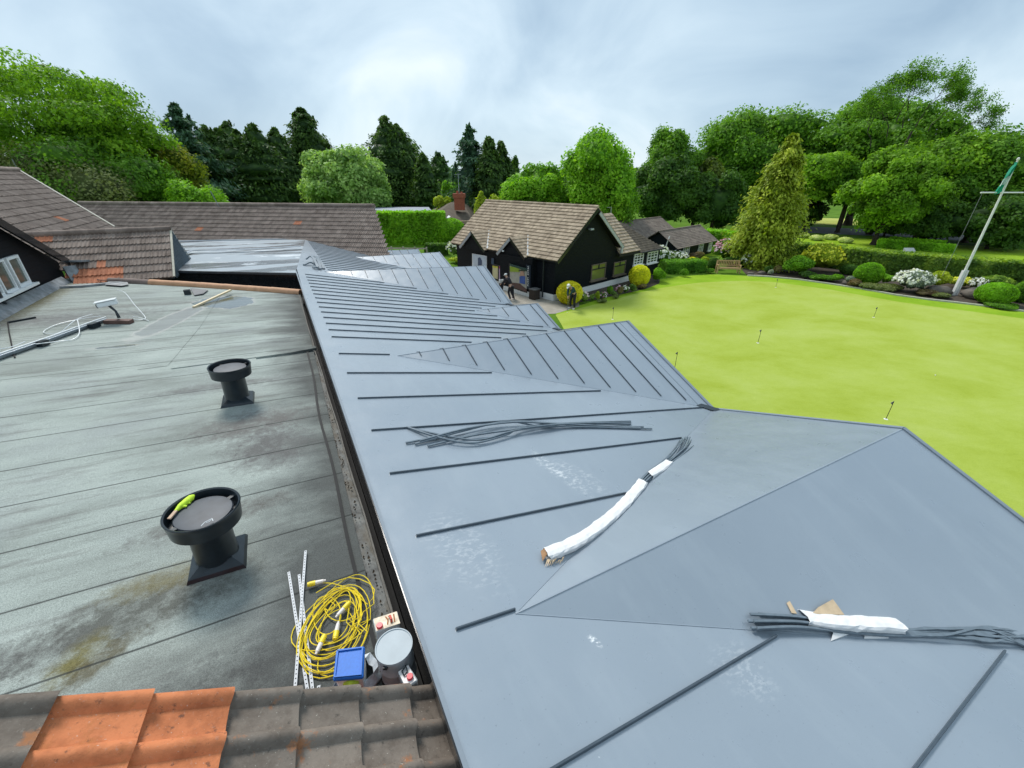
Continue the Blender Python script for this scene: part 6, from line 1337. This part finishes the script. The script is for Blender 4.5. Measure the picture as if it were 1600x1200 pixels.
mb = MB(); c = V(lp[0], lp[1], lp[2]); mb.lathe([(.14, -.5), (.30, .15), (.42, .18), (.10, .42), (.03, .55), (.001, .6)], c, UP, 6); LM.part("lantern", mb, simple("lantern_dark", (.03, .04, .05), .3))
rr_ = np.random.default_rng(8)
for k, (x, y, s_, lab) in enumerate(((1325, 444, .45, "low grey rock beside the green mounds in the border"), (1465, 459, .8, "wide brown boulder left of the flagpole foot"), (1528, 466, 1.0, "largest brown boulder, right of the flagpole foot"), (1190, 428, .35, "small rock at the lawn edge below the golden conifer"), (1172, 429, .3, "smallest rock near the bench"))):
    b = Z(x, y); f_ = Fol(); f_.hull(b + UP * s_ * .25, V(s_, s_ * .7, s_ * .42), rr_, .5, 8, 12, .09); o = f_.build("rock", M_ROCK, None, b); o.location = b; tag(o, lab, "rock", "rocks in the border")
mb = MB(); b = Z(1423, 392, GZ + .3); mb.slab([b + V(-.5, 0, 0), b + V(.5, 0, 0), b + V(.5, .35, .25), b + V(-.5, .35, .25)], UP * -.35); single("stone_block", mb, simple("pale_stone", (.45, .46, .46), .8), "pale stone block between the low hedges on the far lawn", "stone")
# ------------------------------------------------------------------ people
def skin(T_, name, joints, edges, mat, sub=2, label=None):
    me = bpy.data.meshes.new(name); me.from_pydata([tuple(np.asarray(j[0]) - T_.loc) for j in joints], edges, []); o = bpy.data.objects.new(name, me); scn.collection.objects.link(o); o.parent = T_.o
    o.modifiers.new('skin', 'SKIN'); sv = me.skin_vertices[0].data
    for i, j in enumerate(joints): sv[i].radius = j[1] if isinstance(j[1], tuple) else (j[1], j[1]); sv[i].use_root = (i == 0)
    m = o.modifiers.new('sub', 'SUBSURF'); m.levels = sub; m.render_levels = sub; me.materials.append(mat)
    dg = bpy.context.evaluated_depsgraph_get(); me2 = bpy.data.meshes.new_from_object(o.evaluated_get(dg)); o.modifiers.clear(); o.data = me2
    me2.polygons.foreach_set('use_smooth', [True] * len(me2.polygons)); return tag(o, label)
M_SKIN = simple("skin", (.55, .33, .24), .6, 0, .05)
def person(base, label, h, face, pose, cols, extra=None):
    """face: direction faced (unit, horizontal); pose gives joints in (right, forward, up) fractions of h"""
    T_ = Thing("person", label, "person", base); fw = norm(face); rt = V(fw[1], -fw[0], 0)
    J = {k: base + (rt * a + fw * b + UP * c) * h for k, (a, b, c) in pose.items()}; top, leg, shoe, cap = cols
    # one continuous body
    names = ['pelvis', 'waist', 'chest', 'neck', 'head', 'crown', 'shL', 'elL', 'wrL', 'shR', 'elR', 'wrR', 'hipL', 'knL', 'anL', 'toL', 'hipR', 'knR', 'anR', 'toR']
    rad = dict(pelvis=.072, waist=.066, chest=.078, neck=.034, head=.050, crown=.044, shL=.040, elL=.027, wrL=.018, shR=.040, elR=.027, wrR=.018, hipL=.056, knL=.036, anL=.023, toL=.018, hipR=.056, knR=.036, anR=.023, toR=.018)
    idx = {n: i for i, n in enumerate(names)}; E_ = [('pelvis', 'waist'), ('waist', 'chest'), ('chest', 'neck'), ('neck', 'head'), ('head', 'crown'), ('chest', 'shL'), ('shL', 'elL'), ('elL', 'wrL'), ('chest', 'shR'), ('shR', 'elR'), ('elR', 'wrR'), ('pelvis', 'hipL'), ('hipL', 'knL'), ('knL', 'anL'), ('anL', 'toL'), ('pelvis', 'hipR'), ('hipR', 'knR'), ('knR', 'anR'), ('anR', 'toR')]
    skin(T_, "body", [(J[n], rad[n] * h * .92) for n in names], [(idx[a], idx[b]) for a, b in E_], M_SKIN)
    skin(T_, "top", [(J['waist'] * .5 + J['pelvis'] * .5, .080 * h), (J['waist'], .080 * h), (J['chest'], .090 * h), (J['shL'], .048 * h), (J['elL'], .036 * h), (J['elL'] * .15 + J['wrL'] * .85, .026 * h), (J['shR'], .048 * h), (J['elR'], .036 * h), (J['elR'] * .15 + J['wrR'] * .85, .026 * h), (J['chest'] * .4 + J['neck'] * .6, .040 * h)], [(0, 1), (1, 2), (2, 3), (3, 4), (4, 5), (2, 6), (6, 7), (7, 8), (2, 9)], top)
    skin(T_, "trousers", [(J['pelvis'], .082 * h), (J['hipL'], .064 * h), (J['knL'], .044 * h), (J['anL'] + UP * .01, .034 * h), (J['hipR'], .064 * h), (J['knR'], .044 * h), (J['anR'] + UP * .01, .034 * h), (J['waist'] * .4 + J['pelvis'] * .6, .078 * h)], [(0, 1), (1, 2), (2, 3), (0, 4), (4, 5), (5, 6), (0, 7)], leg)
    for s_ in 'LR': skin(T_, "shoe", [(J['an' + s_] * V(1, 1, 0) + UP * (base[2] + .025 * h), .026 * h), (J['to' + s_] * V(1, 1, 0) + UP * (base[2] + .02 * h), .024 * h)], [(0, 1)], shoe)
    hd = J['head']; up = norm(J['crown'] - J['neck']); lk = norm(fw - up * (fw @ up)); sd2 = np.cross(up, lk)
    mb = MB()
    for s_ in (-1, 1): mb.lathe([(.001, .006 * h), (.006 * h, .004 * h), (.007 * h, 0)], hd + lk * .047 * h + sd2 * s_ * .018 * h + up * .012 * h, lk, 8); mb.box(hd + sd2 * s_ * .052 * h, lk * .010 * h, sd2 * .005 * h, up * .016 * h)
    mb.box(hd + lk * .054 * h - up * .002 * h, lk * .010 * h, sd2 * .006 * h, up * .013 * h); mb.box(hd + lk * .047 * h - up * .026 * h, lk * .003 * h, sd2 * .015 * h, up * .003 * h); T_.part("face", mb, M_SKIN)
    mb = MB(); mb.lathe([(.058 * h, .0), (.058 * h, .02 * h), (.045 * h, .045 * h), (.001, .055 * h)], hd + up * .022 * h, up, 18); mb.slab([hd + up * .024 * h + lk * .05 * h + sd2 * .04 * h, hd + up * .020 * h + lk * .105 * h + sd2 * .03 * h, hd + up * .020 * h + lk * .105 * h - sd2 * .03 * h, hd + up * .024 * h + lk * .05 * h - sd2 * .04 * h], up * .006 * h); T_.part("cap", mb, cap, smooth=True)
    # hands: palm, four bent fingers and a thumb
    for s_ in 'LR':
        w = J['wr' + s_]; d = norm(w - J['el' + s_]); x = norm(np.cross(d, fw + .01)); y = np.cross(d, x)
        skin(T_, "hand", [(w, .017 * h), (w + d * .022 * h, (.022 * h, .011 * h)), (w + d * .045 * h, (.021 * h, .010 * h))] + [(w + d * (.052 + .002 * k) * h + x * (k - 1.5) * .010 * h, .0055 * h) for k in range(4)] + [(w + d * (.075 - .004 * abs(k - 1.5)) * h + x * (k - 1.5) * .010 * h + y * .012 * h, .005 * h) for k in range(4)] + [(w + d * .03 * h + x * -.022 * h + y * .01 * h, .006 * h), (w + d * .05 * h + x * -.027 * h + y * .018 * h, .005 * h)],
             [(0, 1), (1, 2), (2, 3), (2, 4), (2, 5), (2, 6), (3, 7), (4, 8), (5, 9), (6, 10), (1, 11), (11, 12)], M_SKIN, 1)
    return T_, J
M_TEAL = simple("dark_teal_cloth", (.012, .055, .065), .8, 0, .2, 8); M_BLKC = simple("black_cloth", (.012, .012, .018), .8, 0, .2, 8)
putt = dict(pelvis=(0, -.07, .52), waist=(0, -.03, .60), chest=(0, .08, .71), neck=(0, .16, .78), head=(0, .215, .815), crown=(0, .245, .845), shL=(-.10, .10, .735), elL=(-.085, .16, .60), wrL=(-.02, .21, .48), shR=(.10, .10, .735), elR=(.085, .16, .58), wrR=(.02, .22, .45),
            hipL=(-.055, -.05, .50), knL=(-.085, 0, .27), anL=(-.10, -.02, .04), toL=(-.11, .09, .02), hipR=(.055, -.05, .50), knR=(.085, 0, .27), anR=(.10, -.02, .04), toR=(.11, .09, .02))
gb = Z(893.5, 482.5); T_, J = person(gb, "golfer in white cap and dark teal top bent over a putter by the golden bush", 1.72, V(-.75, -.66, 0), putt, (M_TEAL, M_BLKC, M_WHITE, M_WHITE))
pt = Thing("putter", "thin steel putter held by the bowed golfer", "golf club", Z(887, 485)); hd = pt.loc + UP * .02; gp_ = (J['wrL'] + J['wrR']) / 2 + UP * .02
mb = MB(); mb.cyl(hd, hd + (gp_ - hd) * .75, .008, .008, 6); pt.part("shaft", mb, M_LEAD); mb = MB(); mb.cyl(hd + (gp_ - hd) * .75, gp_ + (gp_ - hd) * .15, .014, .016, 8); pt.part("grip", mb, M_BLACK); mb = MB(); mb.box(hd + UP * .01, V(.05, -.03, 0), V(.01, .015, 0), UP * .018); pt.part("head", mb, M_LEAD)
lean = dict(pelvis=(0, -.05, .51), waist=(0, 0, .60), chest=(0, .09, .72), neck=(0, .14, .80), head=(0, .17, .86), crown=(0, .175, .90), shL=(-.10, .10, .76), elL=(-.13, .20, .64), wrL=(-.10, .32, .56), shR=(.10, .10, .76), elR=(.13, .18, .62), wrR=(.11, .30, .52),
            hipL=(-.05, -.04, .50), knL=(-.07, .03, .27), anL=(-.08, -.06, .04), toL=(-.09, .05, .02), hipR=(.05, -.04, .50), knR=(.06, -.02, .27), anR=(.08, -.12, .04), toR=(.08, -.01, .02))
pbse = Z(797, 468); person(pbse, "person in dark clothes and white cap stooping before the shop posters", 1.72, V(-.8, .45, 0), lean, (M_BLKC, M_BLKC, M_WHITE, M_WHITE))
tb = Z(781, 466); TR = Thing("golf_bag", "dark golf bag with white club covers in front of the shop posters", "golf bag", tb); mb = MB(); mb.cyl(tb + UP * .1, tb + V(.12, 0, .95), .13, .15, 14); TR.part("bag", mb, M_BLKC, smooth=True)
for k in range(3): mb = MB(); q = tb + V(.1 + .07 * (k - 1), .05 * (k - 1), 1.0); mb.lathe([(.001, .22), (.045, .18), (.05, .10), (.02, -.06)], q, norm(V(.2 * (k - 1), 0, 1)), 12); TR.part("club_cover", mb, M_WHITE, smooth=True)
